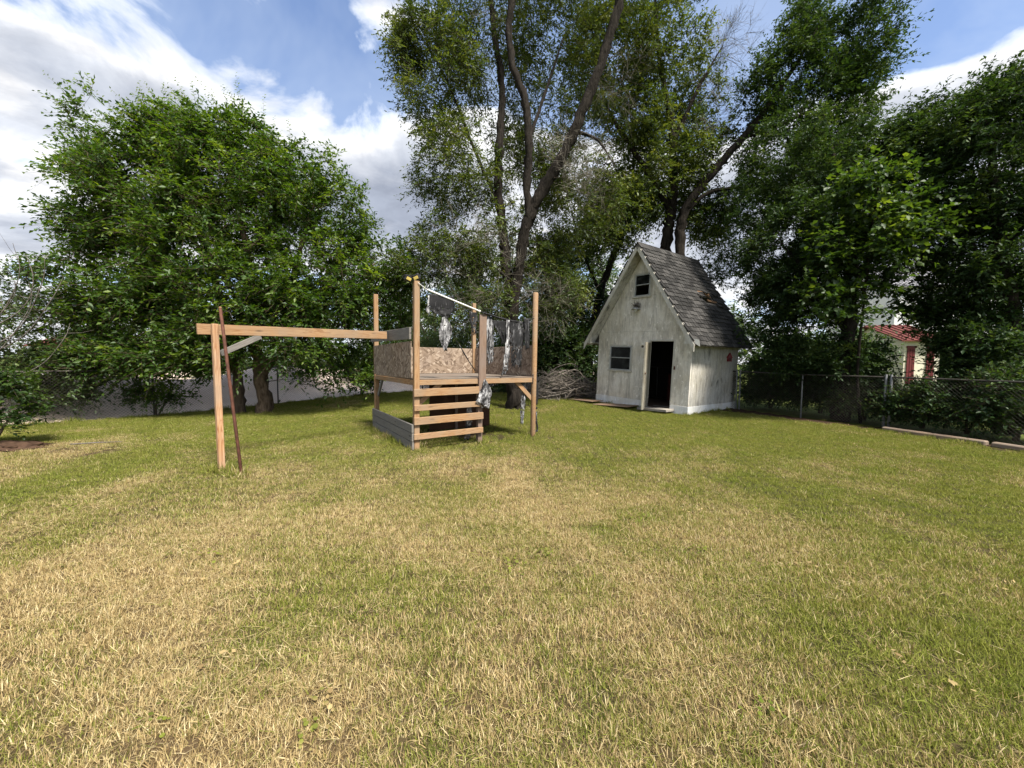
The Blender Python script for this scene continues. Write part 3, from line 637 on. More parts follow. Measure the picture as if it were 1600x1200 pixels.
tb = (-7.76, 10.90, 0.00)
tree('hackberry_tree', 'bright green tree with leafy sprays leaning to the far left', 'tree', tb,
     [[(*tb, .17), (*(-7.78, 10.90, 0.82), .14), (*(-7.92, 10.90, 1.91), .12), (*(-8.42, 10.90, 4.04), .09), (*(-9.05, 10.90, 6.12), .05), (*(-9.59, 11.00, 8.05), .02)],
      [(*(-7.92, 10.90, 1.91), .09), (*(-8.82, 10.70, 3.29), .07), (*(-10.07, 10.60, 4.64), .045), (*(-11.55, 10.60, 6.14), .018)],
      [(*(-8.42, 10.90, 4.04), .06), (*(-9.59, 10.90, 5.95), .035), (*(-11.10, 10.90, 7.64), .014)],
      [(*(-8.22, 10.80, 2.61), .06), (*(-9.62, 10.40, 2.90), .04), (*(-11.08, 10.20, 3.52), .018)]],
     [((-9.43, 10.90, 5.60), (2.0, 2, 2.0), 2.4), ((-10.04, 10.70, 5.44), (1.6, 1.6, 1.4), 1.4), ((-9.44, 11.00, 7.37), (.9, .9, 1.0), .8), ((-11.20, 10.60, 6.23), (.8, .7, .45), .3), ((-11.24, 10.80, 7.92), (.55, .5, .75), .3),
      ((-10.28, 10.40, 3.40), (2.0, 1.5, .9), 1.5), ((-8.43, 10.20, 2.71), (1.6, 1.2, .9), 1.1), ((-11.27, 10.60, 4.88), (.8, .8, .6), .35), ((-10.14, 10.00, 1.52), (1.3, .8, .5), .35), ((-8.46, 10.60, 1.36), (1.0, .6, .45), .2), ((-10.75, 10.00, 2.50), (.9, .8, .6), .45), ((-8.95, 9.90, 3.80), (2.2, 1.0, 1.3), 1.3), ((-7.71, 9.90, 2.19), (1.5, .7, .5), .5), ((-8.79, 9.80, 1.69), (1.8, .6, .45), .6), ((-10.53, 9.60, 1.59), (.8, .6, .45), .25)],
     1350, M['leaf_elm'], M['bark_tan'], 202, L=.105, W=.050, shoots=7, slen=.6, nleaf=10, droop=.35, up=.35, clump=-.3, wl=1.5, wind=(-.25, 0, .05), sprays=80, sdir=(-.6, 0, .75))

# tall thin tree behind the play platform
tc_ = (0.11, 12.14, 0.00)
tree('pecan_tree', 'tall thin leaved tree with dark crooked limbs behind the play platform', 'tree', tc_,
     [[(*tc_, .34), (*(0.10, 12.10, 0.51), .25), (*(-0.01, 12.10, 1.62), .20), (*(-0.08, 12.10, 3.41), .17), (*(-0.32, 12.20, 5.59), .14), (*(-0.49, 12.30, 7.18), .125), (*(-0.39, 12.60, 10.06), .10), (*(-0.74, 12.80, 12.67), .08), (*(-0.93, 13.00, 16.15), .03)],
      [(*(-0.05, 12.10, 2.22), .16), (*(0.09, 11.90, 3.77), .16), (*(0.31, 11.70, 5.24), .165), (*(0.67, 11.60, 6.17), .165), (*(1.21, 11.50, 7.15), .16), (*(1.72, 11.40, 8.06), .15), (*(2.10, 11.30, 9.02), .14), (*(2.51, 11.20, 10.15), .13), (*(2.89, 11.10, 11.50), .12), (*(3.50, 11.00, 13.61), .06)],
      [(*(0.49, 11.60, 5.67), .11), (*(0.39, 11.60, 6.68), .115), (*(0.43, 11.50, 7.89), .11), (*(0.30, 11.50, 9.05), .105), (*(-0.02, 11.40, 9.77), .10), (*(-0.17, 11.40, 10.89), .095), (*(-0.10, 11.30, 11.74), .09), (*(-0.28, 11.20, 13.96), .04)],
      [(*(-0.38, 12.20, 6.17), .06), (*(-1.26, 12.40, 8.19), .045), (*(-2.07, 12.50, 10.17), .03), (*(-2.86, 12.50, 11.49), .012)],
      [(*(-0.22, 12.10, 4.19), .05), (*(-1.21, 12.00, 4.74), .035), (*(-2.19, 12.00, 5.51), .014)],
      [(*(1.77, 11.40, 8.12), .05), (*(2.38, 11.20, 7.74), .03), (*(2.82, 11.10, 7.00), .012)],
      [(*(0.43, 11.50, 7.89), .05), (*(0.88, 11.80, 9.34), .04), (*(1.44, 12.00, 11.12), .02)]],
     [((-2.29, 12.60, 10.43), (1.5, 1.7, 1.8), 2.0), ((-3.08, 12.60, 11.38), (.9, .9, .9), .7), ((-1.76, 12.40, 7.41), (1.5, 1.6, 1.6), 1.7), ((-2.19, 12.00, 4.74), (1.5, 1.3, 1.1), 1.3), ((1.05, 14.20, 11.15), (2.6, 1.6, 3.0), 2.6),
      ((2.07, 13.00, 6.49), (1.6, 1.4, 1.7), 1.4), ((-0.71, 13.00, 12.50), (2.5, 2, 1.6), 1.4), ((-1.19, 11.80, 3.16), (1.3, 1.1, .7), .7), ((1.39, 12.30, 3.65), (1.0, .9, .9), .7), ((-0.12, 12.80, 15.74), (4, 3, 2.6), 2.5), ((3.27, 12.00, 14.18), (2.8, 2.5, 2.4), 1.6), ((-0.24, 12.40, 5.06), (1.4, 1.3, 1.4), .9), ((1.04, 13.00, 4.61), (1.6, 1.0, 1.5), 1.3), ((0.81, 13.50, 8.17), (1.4, 1.0, 1.6), 1.0)],
     2900, M['leaf_pecan'], M['bark_dark'], 303, L=.115, W=.036, shoots=5, slen=.5, nleaf=9, droop=.45, up=.15, clump=-.4, wl=1.3,
     bare=150, bare_blobs=[((1.96, 11.30, 7.27), (.9, .8, 1.1), 2), ((-1.00, 11.80, 4.69), (1.3, 1, 1.4), 2), ((1.15, 11.80, 3.37), (1.0, .8, .8), 1.4), ((-1.66, 12.40, 11.42), (1.8, 1.5, 1.3), 1.3), ((-0.59, 11.60, 3.14), (1.3, .8, .5), 1.2), ((2.84, 11.40, 9.62), (.9, .8, .9), .6)], twigm=M['twig_brown'])

# trees behind the shed
td = (6.34, 15.80, -0.19)
tree('elm_tree', 'tall dark tree whose trunk rises just behind the shed ridge', 'tree', (td[0], td[1], .16),
     [[(td[0], td[1], .16, .30), (*(6.25, 15.80, 2.75), .25), (*(6.16, 15.80, 5.96), .22), (*(6.39, 15.80, 8.35), .18), (*(6.26, 15.80, 10.82), .13), (*(5.68, 15.80, 13.48), .08), (*(5.39, 16.00, 17.23), .03)],
      [(*(6.31, 15.80, 7.60), .12), (*(4.96, 15.60, 9.48), .09), (*(3.62, 15.40, 11.28), .05), (*(3.06, 15.30, 13.32), .02)],
      [(*(6.29, 15.80, 10.08), .10), (*(7.13, 15.60, 12.15), .06), (*(8.01, 15.50, 13.74), .02)]],
     [((5.09, 16.00, 9.68), (2.3, 2.2, 2.6), 2.2), ((6.85, 16.50, 9.95), (2.2, 2.4, 2.4), 2.0), ((6.02, 16.00, 13.15), (2.3, 2.2, 2.2), 1.8), ((3.55, 15.30, 13.09), (1.7, 1.7, 2.2), 1.4), ((3.98, 15.50, 7.47), (1.6, 1.5, 1.5), 1.2), ((7.74, 16.50, 7.35), (1.3, 1.3, 1.0), .7), ((5.38, 16.00, 17.70), (3, 2.5, 2), 1.2)],
     1600, M['leaf_pecan'], M['bark_dark'], 404, L=.125, W=.052, shoots=6, slen=.6, nleaf=9, droop=.3, up=.2, clump=-.45, wl=1.8,
     bare=75, bare_blobs=[((8.06, 15.30, 12.89), (1.1, .9, 1.6), 2), ((7.54, 15.30, 10.54), (.8, .8, 1.2), 1)])
te = (6.71, 15.20, -0.12)
tree('live_oak_tree', 'tall tree with long limb slanting to the right above the shed roof', 'tree', (te[0], te[1], .16),
     [[(te[0], te[1], .16, .27), (*(6.62, 15.20, 2.71), .22), (*(6.47, 15.20, 5.79), .19), (*(6.62, 15.10, 7.45), .17), (*(7.81, 14.80, 9.09), .14), (*(8.99, 14.50, 10.53), .11), (*(10.21, 14.40, 12.46), .06), (*(11.04, 14.40, 13.99), .02)],
      [(*(8.44, 14.70, 9.85), .08), (*(9.99, 14.60, 10.37), .06), (*(11.74, 14.50, 11.22), .025)],
      [(*(6.62, 15.10, 7.33), .09), (*(7.48, 15.00, 8.01), .07), (*(8.92, 14.60, 8.08), .04)]],
     [((11.27, 14.60, 12.84), (2.0, 2, 2.0), 2.2), ((9.95, 14.60, 11.27), (1.7, 1.7, 1.6), 1.5), ((12.48, 14.80, 10.97), (1.4, 1.8, 2.2), 1.7), ((10.59, 15.00, 8.98), (1.9, 1.9, 1.6), 1.6), ((8.84, 15.20, 7.39), (1.5, 1.5, 1.2), .9), ((11.41, 14.60, 14.38), (1.1, 1.2, .9), .6), ((8.34, 15.50, 5.27), (1.2, 1.2, 1.0), .5)],
     950, M['leaf_oak'], M['bark_dark'], 505, L=.11, W=.048, shoots=7, slen=.6, nleaf=10, droop=.15, up=.35, clump=-.4, wl=1.6, wind=(.25, 0, .05), sprays=70, sdir=(.4, 0, 1))
tf = (3.31, 17.20, -0.08)
tree('slanting_elm_tree', 'dark tree with trunk leaning right at the left of the shed roof', 'tree', (tf[0], tf[1], .16),
     [[(tf[0], tf[1], .16, .20), (*(3.46, 17.20, 2.27), .17), (*(3.87, 17.20, 4.52), .15), (*(4.51, 17.20, 6.47), .13), (*(5.11, 17.20, 7.99), .10), (*(5.19, 17.20, 10.56), .05), (*(5.01, 17.20, 12.16), .02)],
      [(*(3.87, 17.20, 4.52), .07), (*(3.01, 17.00, 6.40), .05), (*(2.42, 17.00, 8.30), .02)]],
     [((2.75, 17.00, 5.58), (1.4, 1.4, 1.5), 1.4), ((4.46, 17.40, 8.20), (1.4, 1.4, 1.5), 1.3), ((2.23, 17.00, 2.81), (1.3, 1.2, 1.0), 1.2), ((3.80, 17.80, 3.47), (1.5, 1.2, 1.2), 1.0)],
     520, M['leaf_oak'], M['bark_dark'], 606, L=.11, W=.05, shoots=7, slen=.55, nleaf=10, clump=-.5)

# dark trees along the right fence
tg = (9.06, 10.56, 0.00)
tree('live_oak_tree', 'dense dark evergreen tree at the right fence nearest the shed', 'tree', tg,
     [[(*tg, .22), (*(8.92, 10.40, 0.98), .18), (*(9.02, 10.40, 2.36), .16), (*(9.10, 10.50, 3.91), .13), (*(9.09, 10.80, 5.71), .09), (*(9.04, 11.30, 7.67), .03)],
      [(*(9.02, 10.40, 2.36), .09), (*(8.31, 10.80, 3.79), .07), (*(7.65, 11.20, 4.95), .03)],
      [(*(9.12, 10.50, 3.57), .09), (*(9.99, 10.60, 4.96), .06), (*(10.79, 10.80, 6.40), .02)]],
     [((8.19, 11.30, 4.63), (1.4, 1.4, 1.8), 2), ((9.92, 11.60, 6.57), (1.8, 1.7, 1.6), 2), ((8.82, 10.80, 4.15), (1.5, 1.3, 1.7), 1.8), ((9.00, 12.20, 7.78), (1.8, 1.7, 1.4), 1.5), ((7.66, 11.50, 3.00), (.75, .9, 1.2), .8), ((8.78, 10.80, 1.68), (1.4, 1.0, .7), .9), ((10.87, 11.30, 7.51), (1.3, 1.3, .9), .9), ((7.79, 12.50, 5.95), (.9, .9, 1.2), .5)],
     1450, M['leaf_oak'], M['bark_dark'], 707, L=.085, W=.040, shoots=8, slen=.42, nleaf=11, droop=.15, up=.2, clump=-.6, wl=1.2)
th = (9.04, 9.90, 0.10)
th = (th[0], th[1], 0)
tree('maple_sapling', 'fresh lighter green young tree in front of the dark evergreens', 'tree', th,
     [[(*th, .035), (*(8.80, 9.80, 1.34), .03), (*(8.67, 9.60, 3.08), .025), (*(8.58, 9.40, 4.72), .025), (*(8.51, 9.20, 5.96), .012)],
      [(*(8.70, 9.60, 3.08), .025), (*(8.11, 9.30, 4.08), .018), (*(7.61, 9.20, 4.79), .008)], [(*(8.63, 9.20, 4.06), .02), (*(9.24, 9.20, 4.95), .012), (*(9.67, 9.20, 5.24), .006)]],
     [((8.53, 9.20, 5.67), (.85, .8, .55), 1.2), ((8.15, 9.20, 4.50), (1.1, .9, .8), 1.3), ((7.93, 9.30, 3.18), (.9, .7, .7), .7), ((9.50, 9.30, 4.99), (.8, .7, .55), .7), ((9.88, 9.60, 3.87), (.75, .6, .45), .5), ((10.08, 9.90, 3.22), (.4, .35, .28), .16)],
     170, M['leaf_maple'], M['bark_dark'], 808, L=.11, W=.085, shoots=6, slen=.5, nleaf=8, droop=.3, up=.2, clump=-.1, wl=1.1)
ti = (11.24, 8.60, 0.24)
tree('live_oak_tree', 'dark evergreen tree at the right edge of the yard', 'tree', (ti[0], ti[1], 0),
     [[(ti[0], ti[1], 0, .22), (*(11.22, 8.60, 1.39), .18), (*(11.21, 8.80, 2.98), .15), (*(11.10, 9.00, 4.75), .11), (*(11.07, 9.20, 6.41), .06), (*(11.28, 9.40, 7.97), .02)],
      [(*(11.21, 8.80, 2.98), .08), (*(10.96, 9.20, 4.08), .05), (*(10.73, 9.60, 5.26), .02)], [(*(11.22, 9.00, 4.17), .09), (*(12.21, 9.00, 5.47), .06), (*(13.27, 9.00, 6.60), .02)]],
     [((11.17, 9.40, 6.37), (1.5, 1.5, 1.7), 1.9), ((11.82, 9.40, 7.69), (1.1, 1.2, .9), .9), ((11.34, 10.50, 7.59), (1.2, 1.2, 1.0), 1.0), ((11.33, 9.00, 3.74), (1.3, 1.3, 1.5), 1.6), ((11.21, 10.00, 4.94), (1.0, 1.1, 1.0), .8), ((10.84, 8.60, 1.67), (1.2, 1.0, .9), 1.1), ((13.38, 9.00, 5.48), (2.2, 2, 2.4), 1.6), ((11.12, 9.40, 3.07), (.8, .8, .8), .5), ((10.63, 9.30, 1.83), (.5, .5, .45), .4), ((10.42, 9.80, 2.65), (.35, .3, .3), .13), ((9.87, 9.80, 1.87), (.3, .3, .2), .07)],
     1550, M['leaf_oak'], M['bark_dark'], 909, L=.085, W=.040, shoots=8, slen=.42, nleaf=11, droop=.15, up=.15, clump=-.45, wl=1.1)

# shrubs
def bush(name, label, px, blobs, n, leafm, seed, **kw):
    b = (px[0], px[1], ghs(px[0], px[1]))
    c = blobs[0][0]
    return tree(name, label, 'shrub', b, [[(*b, .03), ((b[0] + c[0]) / 2, (b[1] + c[1]) / 2, (b[2] + c[2]) / 2, .022), (*c, .008)], [(b[0] + .06, b[1], b[2], .025), (b[0] + .3, b[1] + .1, b[2] + .5, .015), (b[0] + .5, b[1] + .2, c[2], .006)]],
                blobs, n, leafm, M['twig_brown'], seed, **{**dict(L=.075, W=.04, shoots=6, slen=.4, nleaf=9, clump=-.7, wl=.9, group=None), **kw})
HG = 'shrubs growing through the right fence'
for i, (px, d, w, h, top, lab) in enumerate([(1195, 12.2, 1.0, .75, 560, 'dark shrub filling the gap between the shed and the fence post'), (1275, 11.3, 1.0, .65, 580, 'dark shrub below the evergreen nearest the shed'),
        (1345, 10.0, .8, .5, 592, 'dark shrub at the foot of the evergreen trunk'), (1440, 8.75, .8, .5, 612, 'low leafy shrub behind the fence below the cream house'), (1515, 8.05, 1.0, .6, 595, 'leafy shrub behind the right fence timbers'), (1595, 7.3, .9, .6, 590, 'leafy shrub behind the fence at the right edge')]):
    p = ((px - 800) / 601 * d + .42, d + .34); z = 1.5 + (571 - top) / 601 * d
    bush('fence_shrub', lab, p, [((p[0], p[1], z * .55), (w, .55, z * .55), 1.), ((p[0], p[1], .35), (w, .5, .4), .7)], 300, M['leaf_oak'], 1200 + i, group=HG, L=.07, W=.036)
for i, (x, y, rx, rz, lab) in enumerate([(-2.3, 19.2, 2.0, 1.6, 'leafy green thicket beyond the back fence left of the tall trunk'), (.8, 18.8, 1.7, 1.7, 'dark green thicket directly behind the tall trunk'), (2.7, 16.5, 1.7, 1.5, 'dark thicket directly behind the brush pile'), (.9, 16.8, 1.5, 1.5, 'dark thicket between the tall trunk and the brush pile'), (-4.6, 20.5, 1.6, 1.5, 'leafy thicket behind the far fence corner')]):
    bush('thicket', lab, (x, y), [((x, y, rz * .95 + .16), (rx, .9, rz), 1.), ((x, y, .6), (rx, .8, .6), .4)], 380, M['leaf_bush' if i in (0, 4) else 'leaf_oak'], 1300 + i, L=.11, W=.055, shoots=6, slen=.55)
bush('grey_green_shrub', 'dull green shrub at the left edge behind the fence', (-12.3, 8.9), [((-12.2, 9.0, 2.0), (1.6, 1.0, 1.9), 1.), ((-11.2, 9.3, 1.0), (1.0, .7, .8), .6)], 420, M['leaf_bush'], 1401, L=.08, W=.04)
bush('sapling_shrub', 'yellow green leafy sapling at the left edge of the lawn', (-8.75, 6.35), [((-8.75, 6.35, .55), (.55, .45, .5), 1.), ((-8.5, 6.5, .95), (.3, .3, .35), .4)], 55, M['leaf_maple'], 1402, L=.075, W=.04, slen=.32)
bush('fence_weed', 'small leafy weeds at the fence post near the left trees', (-9.5, 10.2), [((-9.5, 10.25, .5), (.9, .35, .45), 1.)], 60, M['leaf_elm'], 1403, L=.07, W=.035, slen=.35)
bush('vine_shrub', 'climbing leafy vine on the far fence beside the platform post', (-6.0, 15.2), [((-5.9, 15.2, .9), (.7, .3, .65), 1.), ((-7.4, 13.2, 1.2), (.8, .25, .25), .5)], 80, M['leaf_elm'], 1404, L=.09, W=.05, slen=.35)

# distant trees, simpler
FT = [(-22, 22, 2.3, 3.3, 'rounded tree beyond the gravel yard at the far left'), (-17, 30, 3.0, 4.0, 'pale green tree far behind the left tree trunks'), (-10, 34, 3.2, 4.6, 'distant tree seen through the left tree canopy'), (-5.5, 27, 3.3, 6.0, 'broad tree beyond the fence corner behind the platform'),
      (-.5, 27, 3.2, 7.0, 'tree beyond the back fence behind the tall trunk'), (5, 28, 3.4, 7.5, 'tree beyond the back fence left of the shed'), (12.5, 24, 2.4, 3.6, 'tree beyond the fence right of the shed roof'), (17, 20, 1.8, 2.4, 'tree beyond the fence left of the cream house'), (27, 19, 2.2, 3.4, 'tree beyond the right fence beside the cream house'), (-27, 17, 2.2, 3.0, 'far tree at the left edge behind the shrub')]
for i, (x, y, r, h, lab) in enumerate(FT):
    b = (x, y, .1)
    tree('background_tree', lab, 'tree', b, [[(*b, .2), (x + .1, y, h * .45, .14), (x, y + .2, h, .05)], [(x, y, h * .4, .1), (x + r * .5, y, h * .9, .03)], [(x, y, h * .4, .1), (x - r * .5, y, h * .9, .03)]],
         [((x, y, h), (r, r, h * .55), 2), ((x + r * .6, y, h * .8), (r * .6, r * .6, h * .4), 1), ((x - r * .6, y, h * .75), (r * .65, r * .6, h * .4), 1), ((x, y, h * .45), (r * .9, r * .6, h * .35), .8)],
         int(60 * r * h / 4 + 80), M['leaf_far'], M['bark_grey'], 1500 + i, L=.17, W=.09, shoots=6, slen=.7, nleaf=8, clump=-.6, wl=2., group='trees beyond the fences')

for i, (x, y, rx, rz, lab) in enumerate([(-29, 27, 3.0, 1.5, 'low hedge bush far left beyond the gravel yard'), (-23, 30, 3.0, 1.6, 'low hedge bush beyond the yard, second from the left'), (-17.5, 33, 3.0, 1.7, 'low hedge bush beyond the yard behind the left trunks'), (-12, 35, 3.0, 1.8, 'low hedge bush beyond the yard right of the left trunks'), (-7, 32, 2.6, 1.8, 'low hedge bush beyond the yard behind the platform corner'), (9.5, 22, 1.8, 1.8, 'low bush beyond the fence behind the shed'), (13, 18, 1.8, 1.6, 'low bush beyond the fence right of the shed'), (26, 23, 2.2, 1.6, 'low bush beyond the fence right of the cream house')]):
    bush('hedge_bush', lab, (x, y), [((x, y, rz * .8), (rx, 1., rz), 1.)], 230, M['leaf_far'], 1600 + i, L=.2, W=.11, shoots=5, slen=.7, nleaf=7, group='hedge bushes beyond the fences')

# bare arching shrub on the left and overhanging leafy twig
def bare_shrub():
    b = np.array([-10.6, 7.2, 0]); root = empty('bare_shrub', b); tag(root, 'leafless pale arching shrub branches at the left edge', 'shrub'); g = np.random.default_rng(5)
    tips = [(-8.75, 7.60, 3.12), (-9.10, 7.60, 3.49), (-9.47, 7.60, 3.55), (-9.07, 7.30, 2.94), (-8.68, 7.60, 2.20), (-9.45, 7.40, 3.67), (-9.39, 7.20, 3.26)]
    for tp in tips:
        tp = np.array(tp); m = np.array([b[0] * .35 + tp[0] * .65, tp[1], tp[2] * .62]) + g.normal(0, .10, 3); path = smooth_path([(*b, .014), (b[0] * .8 + m[0] * .2, b[1], m[2] * .62, .012), (*m, .009), (m[0] * .3 + tp[0] * .7 + .12, m[1], tp[2] * .85, .007), (*tp, .003)], .10)
        t = Tubes(); t.add(path[:, :3], path[:, 3], 5)
        for q in range(5):
            j = int(len(path) * g.uniform(.4, .95)); s = path[j, :3]; d = unit(path[min(j + 1, len(path) - 1), :3] - path[j - 1, :3] + g.normal(0, .5, 3)); L = g.uniform(.2, .55)
            t.add([s, s + d * L * .5, s + d * L + [0, 0, .05]], [.004, .003, .0015], 4)
        t.build('branch', M['deadwood'], root, b)
bare_shrub()

# ------------------------------------------------------------------ chain link fences
def chain_fence(name, label, pts, post_every, h, m_post, m_rail, m_wire, wr=.0024, group='chain link fence runs'):
    root = empty(name, (pts[0][0], pts[0][1], ghs(*pts[0]))); tag(root, label, 'fence', group); o = np.array(root.location)
    W = Tubes()
    for (x0, y0), (x1, y1) in zip(pts[:-1], pts[1:]):
        a = np.array([x0, y0]); b = np.array([x1, y1]); L = np.linalg.norm(b - a); n = max(1, round(L / post_every)); d = (b - a) / L
        P = []
        for i in range(n + 1):
            q = a + d * L * i / n; z = ghs(*q); P.append(np.array([*q, z]))
            if i < n or (x1, y1) == tuple(pts[-1]):
                end = i == 0 or i == n
                pole('post', np.array([*q, z - .1]) - o, np.array([*q, z + h + (.05 if end else .0)]) - o, .027 if end else .019, m_post, root, 10)
        for i in range(n):
            pole('top_rail', P[i] + [0, 0, h - .01] - o, P[i + 1] + [0, 0, h - .01] - o, .019, m_rail, root, 8, False)
            l = np.linalg.norm(P[i + 1][:2] - P[i][:2]); nrm = np.array([-d[1], d[0], 0]); A = []; B = []
            for s in np.arange(-h, l + h, .072):
                for sg in (1, -1):
                    u0, u1 = (s, s + h) if sg == 1 else (s + h, s); z0, z1 = 0., h
                    lo, hi = max(0, min(u0, u1)), min(l, max(u0, u1))
                    if hi - lo < .02: continue
                    f = lambda u: (u - u0) / (u1 - u0) * h
                    za, zb = f(lo), f(hi)
                    for (U, Z, Q) in ((lo, za, A), (hi, zb, B)):
                        p = P[i] + (P[i + 1] - P[i]) * (U / l); Q.append(p + [0, 0, .03 + Z * .965] + nrm * .004 * sg - o)
            W.twigs(np.array(A), np.array(B), np.full(len(A), wr), np.full(len(A), wr))
    tag(W.build('wire_mesh', m_wire, root), kind='stuff')
    return root
chain_fence('chain_link_fence', 'rusty chain link fence along the gravel yard on the left', [(-13.2, 5.3), (-4.1, 17.6)], 3.06, 1.22, M['galv_dark'], M['galv_dark'], M['galv_dark'])
chain_fence('chain_link_fence', 'chain link fence along the back behind the brush pile', [(-4.1, 17.6), (4.0, 17.4), (7.25, 12.4)], 2.8, 1.22, M['galv'], M['galv_dark'], M['galv_dark'])
chain_fence('chain_link_fence', 'chain link fence between the shed and the right corner post', [(7.3, 12.3), (8.95, 9.2)], 1.85, 1.22, M['galv'], M['galv_dark'], M['galv_dark'])
chain_fence('chain_link_fence', 'chain link fence under the evergreens at the right edge', [(9.0, 9.12), (9.5, 6.6), (10.2, 2.5)], 2.3, 1.22, M['galv'], M['galv_dark'], M['galv_dark'], wr=.0015)

# ------------------------------------------------------------------ shed
def shed():
    W, D, SK = 3.45, 2.85, .25
    HW = W / 2; TIPX, TIPZ, APZ, OV, OB = HW + .30, 2.06, 5.12, .42, .22
    slope = (APZ - TIPZ) / TIPX; c = HW
    t = R(2.3); u = Vector((SU[0], SU[1], 0)); vl = Vector((SV[0], SV[1], 0))
    xl = (-vl * math.cos(t) - Vector((0, 0, 1)) * math.sin(t)).normalized(); zl = xl.cross(u).normalized()
    org = Vector((SR[0], SR[1], 0.0)) - xl * W
    root = empty('garden_shed'); root.matrix_world = Matrix(((xl.x, u.x, zl.x, org.x), (xl.y, u.y, zl.y, org.y), (xl.z, u.z, zl.z, org.z), (0, 0, 0, 1)))
    tag(root, 'weathered white A frame garden shed with steep shingle roof and open door', 'shed')
    T = .05; g = .002; SEAM = 2.44
    ROOF_T = .06
    rz = lambda x: APZ - abs(x - c) * slope                   # outer roof plane
    wz = lambda x: rz(x) - ROOF_T * math.sqrt(1 + slope ** 2) - .01
    F = lambda a, b, y: (a, y, b)
    def fp(nm, poly, m=None, y0=0., y1=T): return prism(nm, poly, F, y0, y1, m or M['shed_paint'], root)
    def rect(nm, x0, x1, z0, z1, **k): return fp(nm, [(x0 + g, z0 + g), (x1 - g, z0 + g), (x1 - g, z1 - g), (x0 + g, z1 - g)], **k)
    wx0, wx1, wz0, wz1 = .54, 1.40, 1.17, 1.97; dx0, dx1, dz1 = 2.10, 2.88, 2.13
    hx, hz, hr = 1.81, 1.965, .045
    rect('wall_panel', 0, wx0, SK, SEAM); rect('wall_panel', wx0, wx1, SK, wz0); rect('wall_panel', wx0, wx1, wz1, SEAM)
    # panel with the round hole
    x0, x1, z0, z1 = wx1 + g, dx0 - g, SK + g, SEAM - g
    ring = [(hx + hr * math.cos(a), hz + hr * math.sin(a)) for a in np.arange(16) * math.pi / 8]
    fp('wall_panel', [(x0, z0), (x1, z0), (x1, hz)] + [ring[i % 16] for i in range(16, 7, -1)] + [(x0, hz)]) if False else None
    lower = [(x0, z0), (x1, z0), (x1, hz)] + [ring[(16 - i) % 16] for i in range(0, 9)] + [(x0, hz)]
    upper = [(x1, z1), (x0, z1), (x0, hz)] + [ring[8 - i] for i in range(0, 9)] + [(x1, hz)]
    fp('wall_panel', lower); fp('wall_panel', upper)
    pole('hole_shade_plug', (hx, T * .7, hz), (hx, T + .12, hz), hr + .004, M['dark'], root, 14)  # dark plug closing the hole, its colour stands for the shade inside
    rect('wall_panel', dx0, dx1, dz1, SEAM); rect('wall_panel', dx1, W, SK, SEAM)
    ux0, ux1, uz0, uz1 = 1.40, 1.96, 3.56, 4.24
    xa = lambda z, s: c + s * (APZ - ROOF_T * math.sqrt(1 + slope ** 2) - .01 - z) / slope
    S2 = SEAM + g
    def clampx(z, s): return max(0, min(W, xa(z, s)))
    zs = wz(0)                                               # height where the roof meets the wall line
    low = [(0, S2), (W, S2)] + ([(W, zs)] if zs > S2 + .01 else []) + [(xa(uz0, 1), uz0 - g), (xa(uz0, -1), uz0 - g)] + ([(0, zs)] if zs > S2 + .01 else [])
    fp('gable_panel', low if zs > S2 else [(xa(S2, -1), S2), (xa(S2, 1), S2), (xa(uz0, 1), uz0 - g), (xa(uz0, -1), uz0 - g)])
    fp('gable_panel', [(xa(uz0, -1), uz0 + g), (ux0, uz0 + g), (ux0, uz1), (xa(uz1, -1), uz1)] if xa(uz1, -1) < ux0 else [(xa(uz0, -1), uz0 + g), (ux0, uz0 + g), (ux0, wz(ux0))])
    fp('gable_panel', [(ux1, uz0 + g), (xa(uz0, 1), uz0 + g), (xa(uz1, 1), uz1), (ux1, uz1)])
    fp('gable_panel', [(xa(uz1, -1), uz1 + g), (xa(uz1, 1), uz1 + g), (c, wz(c) - .01)])
    # other walls
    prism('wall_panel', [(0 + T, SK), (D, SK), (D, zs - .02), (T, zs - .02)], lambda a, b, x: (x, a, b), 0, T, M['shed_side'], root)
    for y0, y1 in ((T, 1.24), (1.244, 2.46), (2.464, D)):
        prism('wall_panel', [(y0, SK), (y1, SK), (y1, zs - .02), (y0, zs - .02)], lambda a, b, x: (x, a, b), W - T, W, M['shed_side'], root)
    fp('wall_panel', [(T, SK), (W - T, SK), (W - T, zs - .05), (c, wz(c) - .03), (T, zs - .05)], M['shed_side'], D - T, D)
    # skirting boards
    e = .012
    slab('skirting_board', (-e, -e, -.06), (dx0 - .01, T, SK - g), M['skirt'], root); slab('skirting_board', (dx1 + .01, -e, -.06), (W + e, T, SK - g), M['skirt'], root)
    slab('skirting_board', (W - T, T + .002, -.06), (W + e, D - .001, SK - g), M['skirt'], root); slab('skirting_board', (-e, D + .002, -.10), (W + e, D + .03, SK + .02), M['skirt'], root); slab('skirting_board', (-e, T + .002, -.10), (T, D - .001, SK - g), M['skirt'], root)
    # floor, near-black sheets that put the interior shade into the colour, contents
    slab('floor', (T + .01, T + .02, .0), (W - T - .01, D - T - .01, .06), M['interior'], root)
    slab('shade_lining', (T + .01, D - T - .03, .07), (W - T - .01, D - T - .012, 2.4), M['dark'], root); slab('shade_lining', (T + .004, T + .01, .07), (T + .02, D - T - .035, 2.4), M['dark'], root); slab('shade_lining', (W - T - .02, T + .01, .07), (W - T - .004, D - T - .035, 2.4), M['dark'], root)  # dark sheets added over the pale walls so the room looks shaded
    slab('loft', (T + .025, T + .012, 2.405), (W - T - .025, D - T - .035, 2.43), M['dark'], root)
